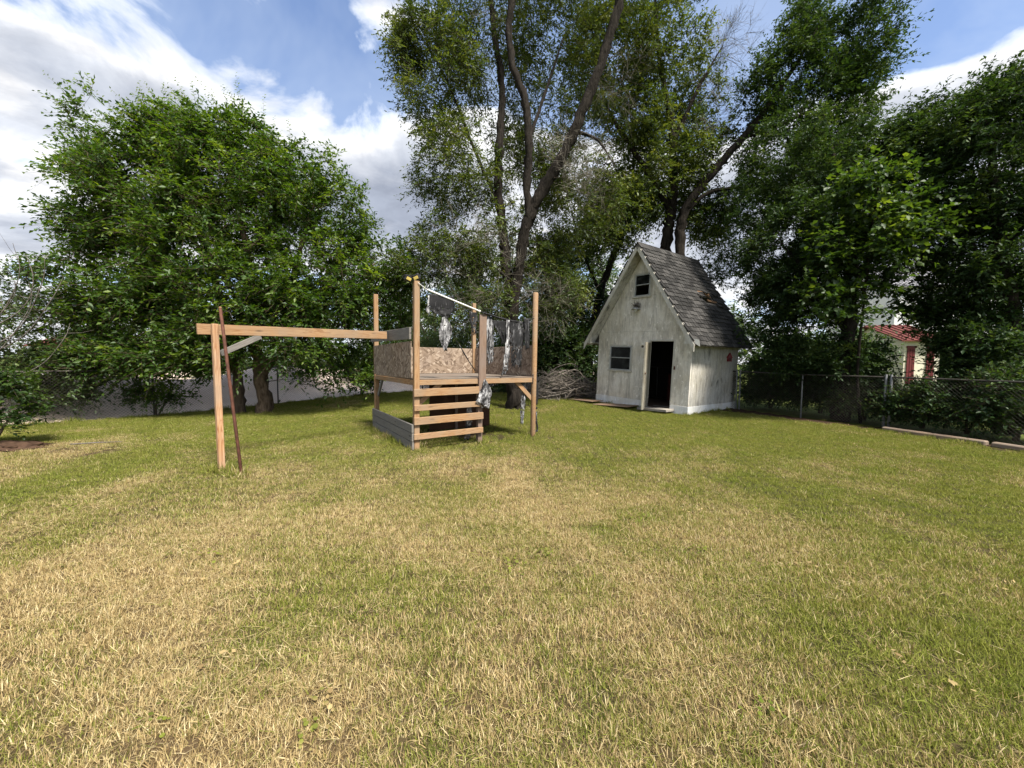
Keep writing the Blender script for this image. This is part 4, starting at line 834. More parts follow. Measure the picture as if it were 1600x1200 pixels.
    slab('inner_panel', (1.4, 2.2, .07), (3.2, 2.26, 1.05), M['maroon'], root)
    board('loose_board', (2.1, .35, .09), (2.75, .75, .085), .09, .02, M['grey_wood'], root, (1, 0, 0))
    # door
    dr = empty('door', (dx0 + .03, -.02, .06)); dr.parent = root; dr.rotation_euler = (0, 0, -R(66))
    dw = dx1 - dx0 - .05
    me = None
    slab('door_leaf', (0, -.04, .0), (dw, 0, 2.03), M['door_paint'], dr)
    slab('door_edge', (dw + .002, -.042, .0), (dw + .012, .002, 2.03), M['door_paint'], dr)
    slab('latch', (dw - .12, .002, 1.08), (dw - .02, .02, 1.12), M['rust'], dr); slab('hinge', (-.012, -.046, 1.6), (.08, -.0405, 1.66), M['rust'], dr); slab('hinge', (-.012, -.046, .3), (.08, -.0405, .36), M['rust'], dr)
    # door frame
    slab('door_jamb', (dx0 - .07, -.018, SK + .01), (dx0 - .004, -.0015, dz1 + .05), M['trim'], root); slab('door_jamb', (dx1 + .004, -.014, SK + .01), (dx1 + .05, -.0015, dz1 + .05), M['trim'], root)
    slab('door_head', (dx0 - .002, -.016, dz1 + .004), (dx1 + .002, -.0015, dz1 + .05), M['trim'], root)
    slab('strike_plate', (dx1 + .055, -.02, 1.30), (dx1 + .10, -.0015, 1.40), M['rust'], root)
    # windows
    def window(x0, x1, z0, z1, openlow=False):
        w = empty('window', ((x0 + x1) / 2, 0, z0)); w.parent = root; h = z1 - z0; hw = (x1 - x0) / 2; fr = .035
        for a, b, lo, hi in ((-hw, -hw + fr, 0, h), (hw - fr, hw, 0, h), (-hw + fr, hw - fr, h - fr, h), (-hw + fr, hw - fr, 0, fr), (-hw + fr, hw - fr, h * .50, h * .50 + .03)):
            slab('frame', (a + .001, -.02, lo + .001), (b - .001, .03, hi - .001), M['alu'], w)
        slab('pane', (-hw + fr, .012, h * .5 + .03), (hw - fr, .018, h - fr), M['glass'], w)
        if not openlow: slab('pane', (-hw + fr, .020, fr), (hw - fr, .026, h * .5), M['glass'], w)
        for a, b, lo, hi in ((-hw - .05, -hw - .002, -.0, h + .05), (hw + .002, hw + .05, 0, h + .05), (-hw, hw, h + .002, h + .05)):
            slab('casing', (a, -.014, lo), (b, -.0015, hi), M['trim'], w)
        slab('sill', (-hw - .06, -.045, -.05), (hw + .06, -.0015, -.003), M['trim'], w)
    window(wx0, wx1, wz0, wz1); window(ux0, ux1, uz0, uz1, True)
    for x in (wx0 - .01, wx1 - .02): slab('batten', (x, -.008, SK + .01), (x + .03, -.0015, wz0 - .06), M['trim'], root)
    # barn lamp with a nest on top
    lm = empty('wall_lamp', (1.58, -.0, 3.16)); lm.parent = root
    v, f = [], []
    prof = [(.02, .05), (.06, .045), (.125, .0), (.135, -.03), (.125, -.035), (.05, .0)]
    for i, (r_, z_) in enumerate(prof):
        for k in range(14): a = k * 2 * math.pi / 14; v.append((r_ * math.cos(a), -.15 + r_ * math.sin(a), z_))
    for i in range(len(prof) - 1):
        for k in range(14): f.append((i * 14 + k, i * 14 + (k + 1) % 14, (i + 1) * 14 + (k + 1) % 14, (i + 1) * 14 + k))
    mk('shade', v, f, M['lamp_metal'], lm, True); pole('bulb', (0, -.15, .0), (0, -.15, -.09), .045, M['pvc'], lm, 12); pole('arm', (0, -.0, .06), (0, -.15, .05), .018, M['lamp_metal'], lm)
    g_ = np.random.default_rng(3); nb = Tubes(); a = np.array([0, -.13, .10]) + g_.normal(0, .05, (90, 3)); nb.twigs(a, a + unit(g_.normal(0, 1, (90, 3)) * [1, 1, .5]) * .11, np.full(90, .006), np.full(90, .003)); nb.build('nest', M['nest'], lm)
    # red house shaped plaque on the side wall
    pl = [(2.10, 1.58), (2.38, 1.58), (2.36, 1.68), (2.42, 1.70), (2.24, 1.86), (2.06, 1.70), (2.12, 1.68)]
    prism('wall_plaque', pl, lambda a, b, x: (x, a, b), W + .002, W + .035, M['red'], root)
    prism('plaque_panel', [(2.17, 1.61), (2.31, 1.61), (2.31, 1.69), (2.17, 1.69)], lambda a, b, x: (x, a, b), W + .037, W + .045, M['maroon'], root)
    # roof
    roof = empty('roof', (c, 0, APZ)); roof.parent = root
    n = math.sqrt(1 + slope ** 2); SL = TIPX * n
    for s in (1, -1):
        Q = lambda a, b, t_: (s * (a / n - t_ * slope / n) if False else s * (a / n) - s * 0, b, -a * slope / n - t_ * n)
        if s == -1:
            prism('sheathing', [(0.0, -OV), (SL, -OV), (SL, D + OB), (0.0, D + OB)], Q, 0, .035, M['grey_wood'], roof)
        else:
            hole = (1.72, 2.02, 1.62, 2.30)                  # broken patch
            a0, a1, b0, b1 = hole
            for aa, ab, ba, bb in ((0, a0, -OV, D + OB), (a1, SL, -OV, D + OB), (a0, a1, -OV, b0), (a0, a1, b1, D + OB)):
                prism('sheathing', [(aa + .001, ba + .001), (ab - .001, ba + .001), (ab - .001, bb - .001), (aa + .001, bb - .001)], Q, 0, .035, M['grey_wood'], roof)
        prism('rake_board', [(0, -.15), (SL, -.15), (SL, 0), (0.12, 0)] , lambda a, b, y: (s * (a / n) , y, -a * slope / n + b * n * .72 - .03), -OV - .03, -OV - .003, M['trim'], roof)
        prism('rake_board', [(0, -.15), (SL, -.15), (SL, 0), (0.12, 0)] , lambda a, b, y: (s * (a / n) , y, -a * slope / n + b * n * .72 - .03), D + OB + .003, D + OB + .03, M['trim'], roof)
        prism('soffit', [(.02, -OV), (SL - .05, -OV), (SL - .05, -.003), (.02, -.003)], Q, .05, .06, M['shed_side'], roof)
        slab('eave_soffit', (min(s * HW + s * .002, s * (TIPX - .02)), -OV, TIPZ - APZ + .0), (max(s * HW + s * .002, s * (TIPX - .02)), D + OB, TIPZ - APZ + .02), M['trim'], roof)
        slab('fascia', (min(s * (TIPX - .018), s * (TIPX + .004)), -OV - .002, TIPZ - APZ - .012), (max(s * (TIPX - .018), s * (TIPX + .004)), D + OB, TIPZ - APZ + .03), M['trim'], roof)
        prism('eave_return', [(s * (HW - .0), TIPZ - APZ - .02), (s * (TIPX - .02), TIPZ - APZ - .02), (s * (HW - .0), TIPZ - APZ + (TIPX - HW) * slope - .14)], lambda a, b, y: (a, y, b), -OV + .002, -OV + .02, M['trim'], roof)
    # shingles on the visible slope are single objects
    g_ = np.random.default_rng(9); rows, cols = 24, 12; ex = SL / rows; cw = (D + OV + OB + .04) / cols
    metas = []
    for k in range(5):
        L_ = ex * 1.55; w2 = cw / 2 - .006; cut = g_.uniform(.0, .02, 2); th = .024
        vv = []; ff = []
        for (ya, yb) in ((-w2, -.006), (.006, w2)):
            dl = g_.normal(0, .006); dz = g_.normal(0, .003); q0 = len(vv); qv = [(0, ya, 0), (0, yb, 0), (L_ + dl, yb, 0), (L_ + dl, ya, 0)]
            vv += qv + [(x, y, th * (.35 + .65 * x / L_) + dz * (x > 0)) for x, y, _ in qv]
            ff += [tuple(q0 + i for i in f_) for f_ in ((3, 2, 1, 0), (4, 5, 6, 7), (0, 1, 5, 4), (1, 2, 6, 5), (2, 3, 7, 6), (3, 0, 4, 7))]
        me = bpy.data.meshes.new('shingle'); me.from_pydata(vv, [], ff); me.materials.append(M['shingle']); metas.append(me)
    ca, sa = 1 / n, slope / n; lift = .008
    def place(s, i, j, parent, coll=None):
        a = i * ex - .02; b = -OV - .02 + (j + .5 + .5 * (i % 2) * 1.0 - .25) * cw
        b = min(max(b, -OV - .02 + cw * .42), D + OB + .02 - cw * .42)
        mz = Matrix(((s * ca, 0, s * sa, s * (a * ca)), (0, s, 0, b), (-sa, 0, ca, -a * sa), (0, 0, 0, 1)))
        tw = Matrix.Rotation(g_.normal(0, .02), 4, 'Z') @ Matrix.Rotation(-R(2.2) + g_.normal(0, .006), 4, 'Y')
        return mz @ Matrix.Translation((g_.normal(0, .006), g_.normal(0, .004), lift)) @ tw, a, b
    for i in range(rows):
        for j in range(cols):
            mx, a, b = place(1, i, j, roof)
            if 1.62 < a < 1.98 and 1.60 < b < 2.42: continue
            o = bpy.data.objects.new('shingle', metas[int(g_.integers(5))]); COL.objects.link(o); o.parent = roof
            if 1.45 < a < 2.1 and 1.4 < b < 2.7 and g_.uniform() < .5: mx = mx @ Matrix.Rotation(-R(g_.uniform(6, 22)), 4, 'Y') @ Matrix.Rotation(g_.normal(0, .15), 4, 'Z')
            o.matrix_local = mx
    bm = bmesh.new()
    for i in range(rows):
        for j in range(cols):
            mx, a, b = place(-1, i, j, roof); k0 = len(bm.verts); bm.from_mesh(metas[int(g_.integers(5))]); bm.verts.ensure_lookup_table()
            for v_ in bm.verts[k0:]: v_.co = mx @ v_.co
    bmesh.ops.recalc_face_normals(bm, faces=bm.faces[:]); me = bpy.data.meshes.new('shingle_field'); bm.to_mesh(me); bm.free(); tag(link('shingle_field', me, M['shingle'], roof), kind='stuff')
    # ridge caps
    for k in range(12):
        y0 = -OV - .03 + k * (D + OV + OB + .04) / 12; w_ = .16
        prism('ridge_cap', [(-w_ * ca, -w_ * sa + .024 ), (0, .034), (w_ * ca, -w_ * sa + .024), (w_ * ca, -w_ * sa + .012), (0, .020), (-w_ * ca, -w_ * sa + .012)], lambda a, b, y: (a, y, b + .006 * ((y > y0 + .1) == 0)), y0, y0 + .34, M['shingle'], roof)
    # torn decking around the hole
    board('torn_decking', (1.62 / n, 1.55, -1.62 * sa + .04), (1.74 / n, 2.25, -1.76 * sa + .055), .16, .015, M['fawn'], roof, (ca, 0, -sa))
    board('torn_decking', (1.98 / n, 1.85, -1.98 * sa + .05), (2.0 / n, 2.5, -2.0 * sa + .03), .10, .015, M['fawn'], roof, (ca, .3, -sa))
    # bent gutter end at the front right eave
    prism('gutter_end', [(0, 0), (.16, -.02), (.20, -.20), (.05, -.12)], lambda a, b, y: (TIPX - .02 + a * .7, y + a * .3, TIPZ - APZ + .12 + b), -OV - .02, -OV + .0, M['lamp_metal'], roof)
    return root
shed()
# threshold slab and sheets lying in front of the shed
def shed_xy(x, out): q = SR + SV * (3.45 - x) - SU * out; return q[0], q[1]
def flat(name, label, cat, cx, out, L, Wd, th, rz, m, z=None):
    x, y = shed_xy(cx, out); o = empty(name, (x, y, 0)); b = bevel_box(L, Wd, th, .004, None); bpy.data.objects.remove(o)
    o = link(name, b, m); o.location = (x, y, (ghs(x, y) if z is None else z) + th / 2 + .045); o.rotation_euler = (R(.6), -R(1.2), SHED_A - R(90) + R(rz)); tag(o, label, cat); return o
flat('door_slab', 'worn concrete step below the open shed door', 'step', 2.55, .22, 1.0, .42, .07, 0, M['concrete'])
flat('plywood_sheet', 'brown weathered plywood sheet lying beside the shed door step', 'board', 1.2, .42, 1.35, .62, .02, 8, M['plywood'])
flat('plywood_sheet', 'grey brown plywood sheet lying at the left corner of the shed', 'board', -.15, .40, 1.3, .55, .018, -6, M['plywood'])

# ------------------------------------------------------------------ play platform
def playset():
    A = math.atan2(1.34, 2.05); root = empty('play_platform', (-1.62, 6.46, 0), A)
    tag(root, 'raised wooden play platform with plank steps, strand board walls and a swing beam', 'playset')
    LX, LY = 2.45, 2.61
    pine, gw = M['pine'], M['grey_wood']
    for (x, y, h, m) in ((0, 0, 2.83, pine), (0, LY, 2.98, pine), (LX, LY, 3.0, pine)):
        board('post', (x, y, -.15), (x + (.02 if y == 0 else 0), y, h), .092, .092, m, root, (0, 1, 0), .006)
    pole('post', (LX, 0, -.15), (LX + .045, .01, 2.9), .054, pine, root, 12)
    o = root.children[-1]
    board('post', (1.22, 0.02, -.1), (1.22, .02, 1.10), .09, .09, M['brown_post'], root, (0, 1, 0))
    board('upright_plank', (1.23, -.068, .93), (1.245, -.07, 2.37), .145, .038, M['brown_post'], root, (1, 0, 0))
    # rim, joists, deck
    zt = 1.19
    for p0, p1 in (((.05, -.02, zt - .045), (LX - .05, -.02, zt - .045)), ((.05, LY + .02, zt - .045), (LX - .05, LY + .02, zt - .045)), ((-.02, .05, zt - .045), (-.02, LY - .05, zt - .045)), ((LX + .02, .06, zt - .045), (LX + .02, LY - .05, zt - .045))):
        board('rim_board', p0, p1, .09, .038, pine, root)
    for k in range(4): x = .45 + k * .52; board('joist', (x, .005, zt - .045), (x, LY - .005, zt - .045), .085, .038, M['brown_post'], root)
    slab('deck_panel', (-.03, -.035, zt + .003), (1.21, LY + .03, zt + .021), M['deck'], root); slab('deck_panel', (1.216, -.035, zt + .003), (LX + .03, LY + .03, zt + .020), M['deck'], root)
    # strand board walls
    zb, zw = zt + .025, 1.84
    slab('wall_panel', (.05, LY - .02, zb), (LX - .05, LY - .007, zw), M['osb'], root)
    slab('wall_panel', (-.062, .05, zb), (-.049, LY - .05, zw), M['osb'], root)
    slab('wall_panel', (LX + .020, .06, zb), (LX + .033, LY - .05, zw + .01), M['osb'], root)
    # grey boards down the left side
    for k in range(3): board('side_board', (-.068 - .002 * k, -.05, .075 + k * .149), (-.068 - .002 * k, LY + .05, .073 + k * .149), .139, .036, gw, root)
    board('rail_plank', (-.07, .05, 1.97), (-.07, LY + .12, 2.03), .20, .036, gw, root)
    board('rail_plank', (LX - .5, LY + .07, 1.70), (LX + .1, LY + .07, 1.72), .12, .036, gw, root)
    # steps
    for z, h, dx in ((.976, .128, 0), (.72, .098, .004), (.498, .125, .0), (.234, .098, -.004)):
        board('step_board', (-.055 + dx, -.066, z), (1.255 + dx, -.066 - .002, z + .012), h, .038, pine, root)
    # braces
    board('brace', (.03, .03, .76), (.46, .03, 1.12), .085, .036, pine, root); board('brace', (LX - .02, .03, .76), (LX - .40, .03, 1.12), .085, .036, pine, root)
    board('brace', (.02, LY - .06, .74), (.02, LY - .44, 1.12), .085, .036, gw, root)
    board('brace', (LX - .06, LY - .02, .74), (LX - .44, LY - .02, 1.12), .085, .036, gw, root)
    # stained partition below the deck
    slab('partition', (.82, 1.5, .02), (1.43, 1.515, 1.09), M['dark_panel'], root); slab('partition', (1.44, 1.5, .02), (2.3, 1.515, 1.09), M['dark_panel'], root)
    board('stud', (1.435, 1.48, 0), (1.435, 1.48, 1.09), .06, .036, M['brown_post'], root, (1, 0, 0))
    # swing beam on its own post, in platform coordinates
    inv = Matrix.Rotation(-A, 4, 'Z') @ Matrix.Translation((1.62, -6.46, 0))
    def loc(p): return inv @ Vector(p)
    sp = loc((-3.94, 5.16, 0)); sp_top = loc((-3.985, 5.18, 1.98))
    dirb = Vector((-.125, 1.35, 0))                           # beam end on the rail plank
    be = Vector((-.125, 1.30, 2.0)); bs = loc((-4.05, 5.27, 1.905)); d = (bs - be); d.z = 0; dn = d.normalized()
    side = Vector((-dn.y, dn.x, 0))
    b = board('swing_beam', be, bs + dn * .20, .142, .04, pine, root)
    up = Vector(sp_top) - Vector(sp)
    board('swing_post', (sp.x, sp.y, -.2), tuple(sp_top), .072, .072, M['pine_pale'], root, tuple(side), .006)
    board('beam_brace', tuple(bs - dn * .05 + Vector((0, 0, -.32))), tuple(bs - dn * .55 + Vector((0, 0, -.05))), .08, .036, gw, root)
    for x in (.02, 1.20):
        for z in (.97, .72, .50, .235):
            for s in (-.02, .02): pole('screw', (x + s, -.088, z + s), (x + s, -.0905, z + s), .004, M['galv_dark'], root, 6)
    return root, A
PS, PA = playset()
PM = Matrix.Translation((-1.62, 6.46, 0)) @ Matrix.Rotation(PA, 4, 'Z')
# leaning rusty pole
pr = empty('iron_pole', (-3.53, 4.96, 0)); tag(pr, 'thin rusty iron pole leaning on the swing beam beside its post', 'pole')
pole('shaft', (0, 0, -.02), (-.28, .10, 2.17), .019, M['rust'], pr, 10); pole('tip', (-.2803, .1001, 2.172), (-.2826, .1009, 2.19), .017, M['fawn'], pr, 8)
wire = Tubes(); wire.add([(-.285, .095, 2.05), (-.21, .09, 2.14), (-.15, .09, 2.12), (-.11, .09, 2.02)], .003, 4); wire.build('wire', M['galv_dark'], pr)

# two headed fixture on the tall front post
def post_light():
    r = empty('post_light', PM @ Vector((.02, 0, 2.83)), PA - R(10)); tag(r, 'small black and yellow light on top of the tallest front post', 'light')
    slab('bracket', (-.05, -.03, .0), (.04, .03, .018), M['black'], r)
    for k, (x, z, rz, ry) in enumerate(((.0, .055, 10, -25), (-.13, .03, 55, 20))):
        h = empty('lamp_head', (x, -.01, z)); h.parent = r; h.rotation_euler = (R(12), R(ry), R(rz) - R(40))
        slab('housing', (-.06, -.03, -.045), (.06, .06, .05), M['black'], h, .01); slab('lens', (-.040, -.040, -.030), (.040, -.031, .022), M['yellow'], h, .006)
    board('solar_panel', (-.20, .03, .075), (-.04, .03, .085), .12, .012, M['black'], r, (0, 1, 0))
post_light()

# tattered tarpaulin pieces; rows are (z, x_left, x_right) in the platform's front plane
def cloth(name, label, rows, y0, m, seed, amp=.03, nx=16, nz=34, holes=.10, ragged=.10, parent=None, part=None):
    g = np.random.default_rng(seed); rows = np.array(rows, float); tz = np.linspace(0, 1, len(rows)); s = np.linspace(0, 1, nz)
    Z = np.interp(s, tz, rows[:, 0]); XL = np.interp(s, tz, rows[:, 1]); XR = np.interp(s, tz, rows[:, 2]); ph = g.uniform(0, 6.28, 6)
    v = []
    for i in range(nz):
        for j in range(nx):
            w = j / (nx - 1); edge = (w - .5) * 2; je = g.normal(0, .007) * abs(edge) ** 2
            x = XL[i] + (XR[i] - XL[i]) * w + je; fold = math.sin(w * 9 + ph[0] + s[i] * 2) * .6 + math.sin(w * 17 + ph[1] - s[i] * 3) * .4 + math.sin(s[i] * 11 + ph[2] + w * 3) * .35
            z = Z[i] + (g.normal(0, ragged * .35) if i > nz - 4 else g.normal(0, .004)) - (ragged * abs(math.sin(w * 13 + ph[3])) * (i / nz) ** 3)
            v.append((x, y0 + amp * fold * (.3 + s[i]), z))
    f = []
    for i in range(nz - 1):
        for j in range(nx - 1):
            pr = holes * (.15 + 1.8 * (i / nz) ** 2)
            if g.uniform() > pr: f.append((i * nx + j, i * nx + j + 1, (i + 1) * nx + j + 1, (i + 1) * nx + j))
    o = mk(part or name, v, f, m, None, True); md = o.modifiers.new('thickness', 'SOLIDIFY'); md.thickness = .002
    if parent: o.parent = parent
    else: o.matrix_world = PM; tag(o, label, 'tarp', 'shreds of tarpaulin on the play platform')
    return o
def FPx(*a): return a
# pole and rope carrying the tarp
tp_ = empty('tarp_pole', PM @ Vector((0, 0, 0)), PA); tag(tp_, 'grimy white pole sloping down from the tallest post to the middle upright', 'pole')
pole('shaft', (.18, -.075, 2.70), (1.14, -.10, 2.42), .016, M['pvc'], tp_, 8); pole('end_cap', (1.142, -.10, 2.4195), (1.17, -.101, 2.41), .024, M['pvc'], tp_, 8)
rp = Tubes(); rp.add([(.03, -.06, 2.80), (.10, -.075, 2.745), (.18, -.076, 2.703)], .006, 5); rp.build('cord', M['pvc'], tp_)
rp = Tubes(); rp.add([(1.16, -.105, 2.41), (1.24, -.115, 2.39), (1.55, -.06, 2.34), (1.9, -.03, 2.29), (2.15, -.03, 2.29), (2.42, -.05, 2.38)], [.008, .016, .018, .026, .012, .008], 6); rp.build('rope', M['tarp_black'], tp_)
cloth('tarp_flag', 'black tarp scrap hanging below the sloping white pole', [(2.63, 0.20, 0.67), (2.50, 0.21, 0.68), (2.39, 0.20, 0.66), (2.32, 0.30, 0.63), (2.28, 0.46, 0.59)], -.082, M['tarp_black'], 1, .012, holes=.02, ragged=.03)
cloth('tarp_rag', 'pale torn rag dangling under the black tarp scrap', [(2.27, 0.45, 0.52), (2.14, 0.41, 0.60), (2.00, 0.38, 0.62), (1.88, 0.40, 0.57), (1.74, 0.46, 0.52)], -.085, M['tarp_white'], 2, .02, 9, holes=.06, ragged=.06)
cloth('tarp_tag', 'tiny white tatter at the upper end of the pole', [(2.60, 0.19, 0.22), (2.44, 0.18, 0.21), (2.36, 0.14, 0.22), (2.31, 0.18, 0.21)], -.088, M['tarp_white'], 12, .008, 5, 10, holes=.0, ragged=.01)
cloth('tarp_strip', 'black tarp scrap hanging left of the middle upright', [(2.39, 0.95, 1.12), (2.25, 0.96, 1.10), (2.13, 0.99, 1.09), (2.02, 1.03, 1.08)], -.098, M['tarp_mix'], 3, .014, 8, holes=.12, ragged=.06)
cloth('tarp_strip', 'frayed white strip hanging right of the middle upright', [(2.33, 1.28, 1.45), (2.09, 1.28, 1.48), (1.82, 1.29, 1.48), (1.62, 1.35, 1.47), (1.53, 1.37, 1.43)], -.055, M['tarp_white'], 4, .02, 10, holes=.14, ragged=.08)
cloth('tarp_sheet', 'torn black tarp triangle hanging at the middle of the rope', [(2.28, 1.44, 1.81), (2.14, 1.52, 1.81), (2.01, 1.62, 1.81), (1.88, 1.68, 1.79)], -.045, M['tarp_black'], 5, .018, holes=.03, ragged=.05)
cloth('tarp_strip', 'long pale streamer reaching down to the deck', [(2.30, 1.75, 1.83), (1.99, 1.75, 1.82), (1.68, 1.72, 1.83), (1.44, 1.68, 1.81), (1.33, 1.65, 1.80)], -.065, M['tarp_white'], 6, .015, 6, holes=.06, ragged=.07)
cloth('tarp_sheet', 'large shredded black sheet hanging beside the right post', [(2.30, 1.83, 2.21), (2.08, 1.84, 2.20), (1.84, 1.85, 2.18), (1.62, 1.87, 2.15), (1.50, 1.90, 2.13)], -.04, M['tarp_mix'], 7, .03, 14, holes=.16, ragged=.14)
cloth('tarp_strip', 'narrow black drape against the right post', [(2.36, 2.16, 2.30), (2.14, 2.18, 2.30), (1.96, 2.18, 2.31), (1.79, 2.20, 2.31)], -.062, M['tarp_black'], 8, .012, 6, holes=.03, ragged=.05)
cloth('tarp_rag', 'crumpled white cloth snagged at the end of the top step', [(1.18, 1.25, 1.29), (1.04, 1.21, 1.38), (0.92, 1.15, 1.41), (0.78, 1.07, 1.38), (0.69, 1.27, 1.34)], -.11, M['tarp_white'], 9, .03, 10, holes=.03, ragged=.05)
cloth('tarp_strip', 'black and white strip hanging behind the steps to the ground', [(0.68, 1.00, 1.11), (0.51, 0.99, 1.11), (0.29, 0.97, 1.10), (0.07, 0.95, 1.05)], .09, M['tarp_mix'], 10, .015, 6, holes=.10, ragged=.03)
cloth('tarp_strip', 'grey shredded strip on the outer side of the right post', [(1.27, 2.41, 2.54), (1.05, 2.41, 2.54), (0.84, 2.45, 2.56), (0.53, 2.44, 2.52), (0.11, 2.44, 2.54)], -.03, M['tarp_mix'], 11, .02, 6, 30, holes=.14, ragged=.06)
cloth('tarp_strip', 'pale strip hanging left of the right post below the deck', [(1.11, 2.22, 2.33), (0.80, 2.20, 2.32), (0.53, 2.17, 2.28), (0.35, 2.19, 2.23)], .05, M['tarp_white'], 13, .02, 6, holes=.16, ragged=.10)
sb = Tubes(); sb.add([(0.50, -0.08, 2.24), (0.61, -0.08, 2.00), (0.78, -0.09, 1.77), (0.85, -0.09, 1.66), (0.95, -0.09, 1.51), (1.09, -0.07, 1.34)], [.004, .004, .005, .014, .008, .010], 5)
ss = sb.build('dangling_strap', M['tarp_mix']); ss.matrix_world = PM; tag(ss, 'thin black strap dangling diagonally in front of the back wall', 'strap')

# ------------------------------------------------------------------ brush pile
def brush():
    c = np.array([2.15, 14.75, .14]); root = empty('brush_pile', c); tag(root, 'heap of dead grey branches left of the shed', 'brush pile'); g = np.random.default_rng(21)
    hgt = lambda x: .12 + .95 * np.exp(-((x + .25) / 1.0) ** 2)
    for k in range(130):
        t = Tubes(); L = g.uniform(.9, 2.6); x = g.uniform(-1.3, 1.2); a = np.array([x, g.uniform(-.7, .5), g.uniform(.03, 1.) * hgt(x) * .8]); az = g.normal(0, .5) + (math.pi if g.uniform() < .5 else 0); el = g.normal(.15, .34)
        d = np.array([math.cos(az) * math.cos(el), math.sin(az) * .5, math.sin(el)]); p = np.array([a, a + d * L * .4 + g.normal(0, .07, 3), a + d * L * .75 + g.normal(0, .12, 3), a + d * L + g.normal(0, .15, 3)])
        p[:, 0] = np.clip(p[:, 0], -1.75, 1.25); p[:, 2] = np.clip(p[:, 2], .02, .15 + 1.35 * hgt(p[:, 0]) * g.uniform(.5, 1.15)); r = g.uniform(.007, .036) if k % 3 else g.uniform(.02, .045); q = smooth_path(p, .15); t.add(q, np.linspace(r, r * .25, len(q)), 5)
        for w in range(3):
            j = int(g.integers(2, len(q) - 1)); d2 = unit(q[j] - q[j - 1] + g.normal(0, .5, 3)); l2 = g.uniform(.2, .6); t.add([q[j], q[j] + d2 * l2 * .5, q[j] + d2 * l2 + g.normal(0, .05, 3)], [r * .5, r * .35, .002], 4)
        t.build('branch', M['deadwood'], root)
    t = Tubes(); n = 500; x = g.uniform(-1.5, 1.25, n); a = np.stack([x, g.normal(0., .4, n), g.uniform(0, 1, n) ** 1.3 * hgt(x)], 1); d = unit(g.normal(0, 1, (n, 3)) * [1, .6, .35]); t.twigs(a, a + d * g.uniform(.2, .7, n)[:, None], g.uniform(.003, .008, n), np.full(n, .0015)); tag(t.build('twigs', M['deadwood'], root), kind='stuff')
brush()

# ------------------------------------------------------------------ timbers, soil, sticks
for i, (p0, p1, lab) in enumerate((((8.52, 8.75), (8.93, 7.15), 'tan landscape timber along the right fence nearest the corner post'), ((8.95, 7.08), (9.3, 5.2), 'tan landscape timber along the right fence at the picture edge'))):
    o = board('landscape_timber', (*p0, .045), (*p1, .045), .10, .13, M['timber'], None, (0, 0, 1), .02); tag(o, lab, 'timber', 'timbers along the right fence')
def soil():
    g = np.random.default_rng(4); me = bpy.data.meshes.new('dirt_mound'); bm = bmesh.new(); bmesh.ops.create_icosphere(bm, subdivisions=4, radius=1)
    for v in bm.verts:
        n = 1 + .35 * (float(vnoise(np.array([v.co.x * 4 + 9]), np.array([v.co.y * 4 + v.co.z * 3]), 8)[0]) - .5) + .3 * (float(vnoise(np.array([v.co.x * 11]), np.array([v.co.y * 11 + v.co.z * 7]), 9)[0]) - .5)
        v.co = Vector((v.co.x * .55 * n, v.co.y * .35 * n, v.co.z * .12 * n))
    bm.to_mesh(me); bm.free(); o = link('dirt_mound', me, M['soil'], None, True); o.location = (-8.35, 6.30, .0); tag(o, 'dark freshly dug soil mound at the left edge of the lawn', 'soil')
soil()
st = Tubes(); st.add([(-7.6, 6.55, .03), (-7.2, 6.62, .05), (-6.9, 6.75, .04)], [.012, .010, .004], 5); tag(st.build('fallen_stick', M['deadwood']), 'short dead stick lying on the lawn near the dark soil', 'stick')

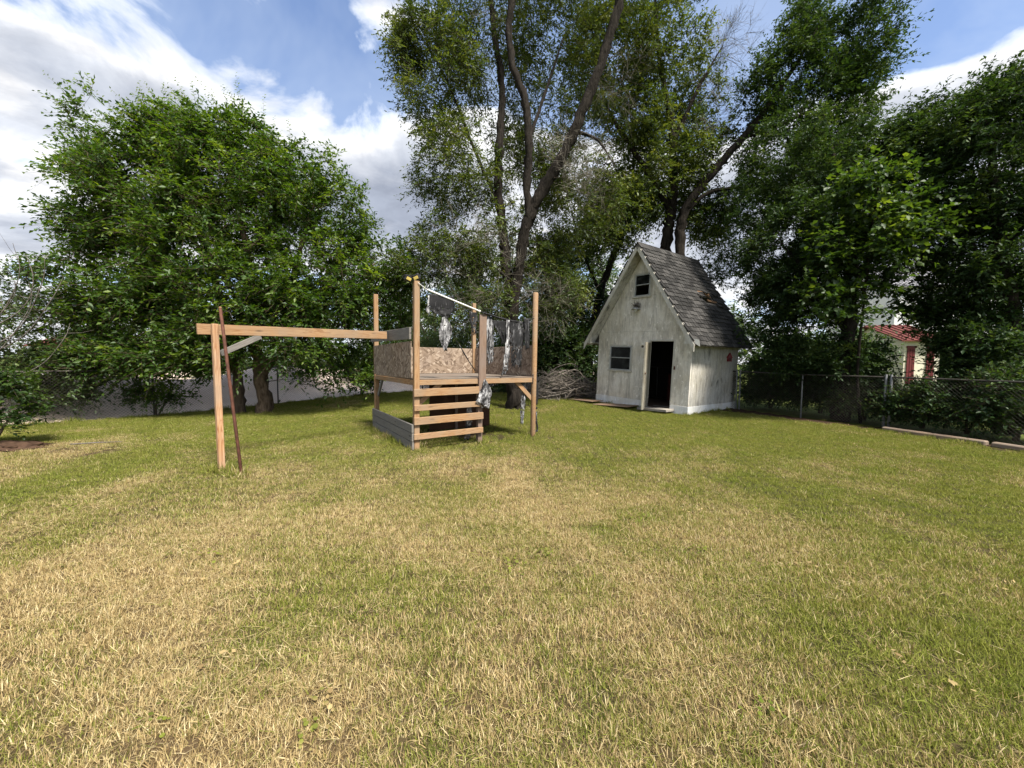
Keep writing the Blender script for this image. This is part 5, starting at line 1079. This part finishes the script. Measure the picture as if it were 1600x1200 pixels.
# ------------------------------------------------------------------ houses beyond the fences
def house(name, label, corner, ang, w, d, h, rise, wallm, roofm, openings, over=.35, ridge='x'):
    r = empty(name, corner, ang); tag(r, label, 'house')
    for nm, lo, hi in (('wall', (0, 0, -.2), (w, .15, h)), ('wall', (0, d - .15, -.2), (w, d, h)), ('wall', (0, .152, -.2), (.15, d - .152, h)), ('wall', (w - .15, .152, -.2), (w, d - .152, h))): slab(nm, lo, hi, wallm, r)
    if ridge == 'x':
        rf = empty('roof', (0, 0, h)); rf.parent = r; e = over; S = (d / 2 + e)
        for s in (-1, 1):
            yy = lambda a: d / 2 + s * (a * S)
            prism('roof_slope', [(0, rise), (1, -e * rise / (d / 2)), (1, -e * rise / (d / 2) + .08), (0, rise + .08)], lambda a, b, x: (x, yy(a), b + .02), -e, w + e, roofm, rf)
            k = int((w + 2 * e) / .3)
            for q in range(k):
                x = -e + .15 + q * .3; pole('tile_row', (x, yy(.02), rise + .09), (x, yy(1), -e * rise / (d / 2) + .10), .06, roofm, rf, 6, False)
        for x in (0, w - .15): prism('gable', [(0, h + .005), (d, h + .005), (d / 2, h + rise - .02)], lambda a, b, t: (t, a, b), x, x + .15, wallm, r)
    for (kind, face, a0, a1, z0, z1) in openings:
        q = empty('shutter' if kind == 's' else 'window', (0, 0, z0)); q.parent = r
        if face == 'f': f = lambda a, b, y: (a, -y, b)
        else: f = lambda a, b, y: (-y, a, b)
        hgt = z1 - z0
        if kind == 's':
            n = 3; wd = (a1 - a0) / n
            for i in range(n): prism('slat', [(a0 + i * wd, 0), (a0 + (i + 1) * wd - .02, 0), (a0 + (i + 1) * wd - .02, hgt), (a0 + i * wd, hgt)], f, .003, .05, M['shutter'], q)
            prism('lintel', [(a0 - .04, hgt + .005), (a1 + .04, hgt + .005), (a1 + .04, hgt + .1), (a0 - .04, hgt + .1)], f, .003, .06, M['shutter'], q)
        else:
            prism('pane', [(a0, 0), (a1, 0), (a1, hgt), (a0, hgt)], f, .003, .02, M['glass'], q)
            for (u0, u1, v0, v1) in ((a0 - .08, a0, -.08, hgt + .08), (a1, a1 + .08, -.08, hgt + .08), (a0, a1, hgt, hgt + .08), (a0, a1, -.08, 0), ((a0 + a1) / 2 - .03, (a0 + a1) / 2 + .03, 0, hgt)):
                prism('frame', [(u0, v0), (u1, v0), (u1, v1), (u0, v1)], f, .022, .05, M['white_siding'], q)
    return r
house('cream_house', 'cream house with red shutters and red tile roof beyond the right fence', (20.3, 20.0, .05), R(-14), 1.5, 5.5, 2.75, .9, M['cream'], M['red_tile'],
      [('s', 'f', .12, .46, .5, 2.35), ('s', 'f', .95, 1.28, .4, 2.5), ('s', 'l', 2.2, 2.6, .5, 2.3)], .3)
house('white_house', 'tall white house rising behind the cream house', (31.5, 32, .05), R(-6), 9, 8, 8.0, 2.4, M['white_siding'], M['grey_roof'],
      [('w', 'f', 2.2, 2.75, 6.4, 7.2), ('w', 'f', 2.95, 3.5, 6.4, 7.2), ('w', 'f', 1.2, 1.9, 2.2, 3.6), ('w', 'f', 5.5, 6.4, 2.2, 3.6)], .4)
house('far_house', 'small white house with red roof glimpsed through the left trees', (-38.5, 31, .05), R(8), 5, 5, 2.5, .8, M['white_siding'], M['red_tile'], [('w', 'f', 1.2, 2.2, 1.0, 2.0), ('w', 'f', 3.2, 4.2, 1.0, 2.0)], .4)
def picket():
    r = empty('board_fence', (22.6, 17.2, .05), R(-12)); tag(r, 'pale board fence beyond the right fence beside the cream house', 'fence')
    for i in range(16): board('picket', (i * .17, 0, 0), (i * .17, 0, 1.15 + .03 * math.sin(i * 3)), .14, .02, M['fence_wood'], r, (1, 0, 0))
    for z in (.3, .9): board('rail', (-.1, .035, z), (2.7, .035, z), .08, .04, M['fence_wood'], r)
picket()
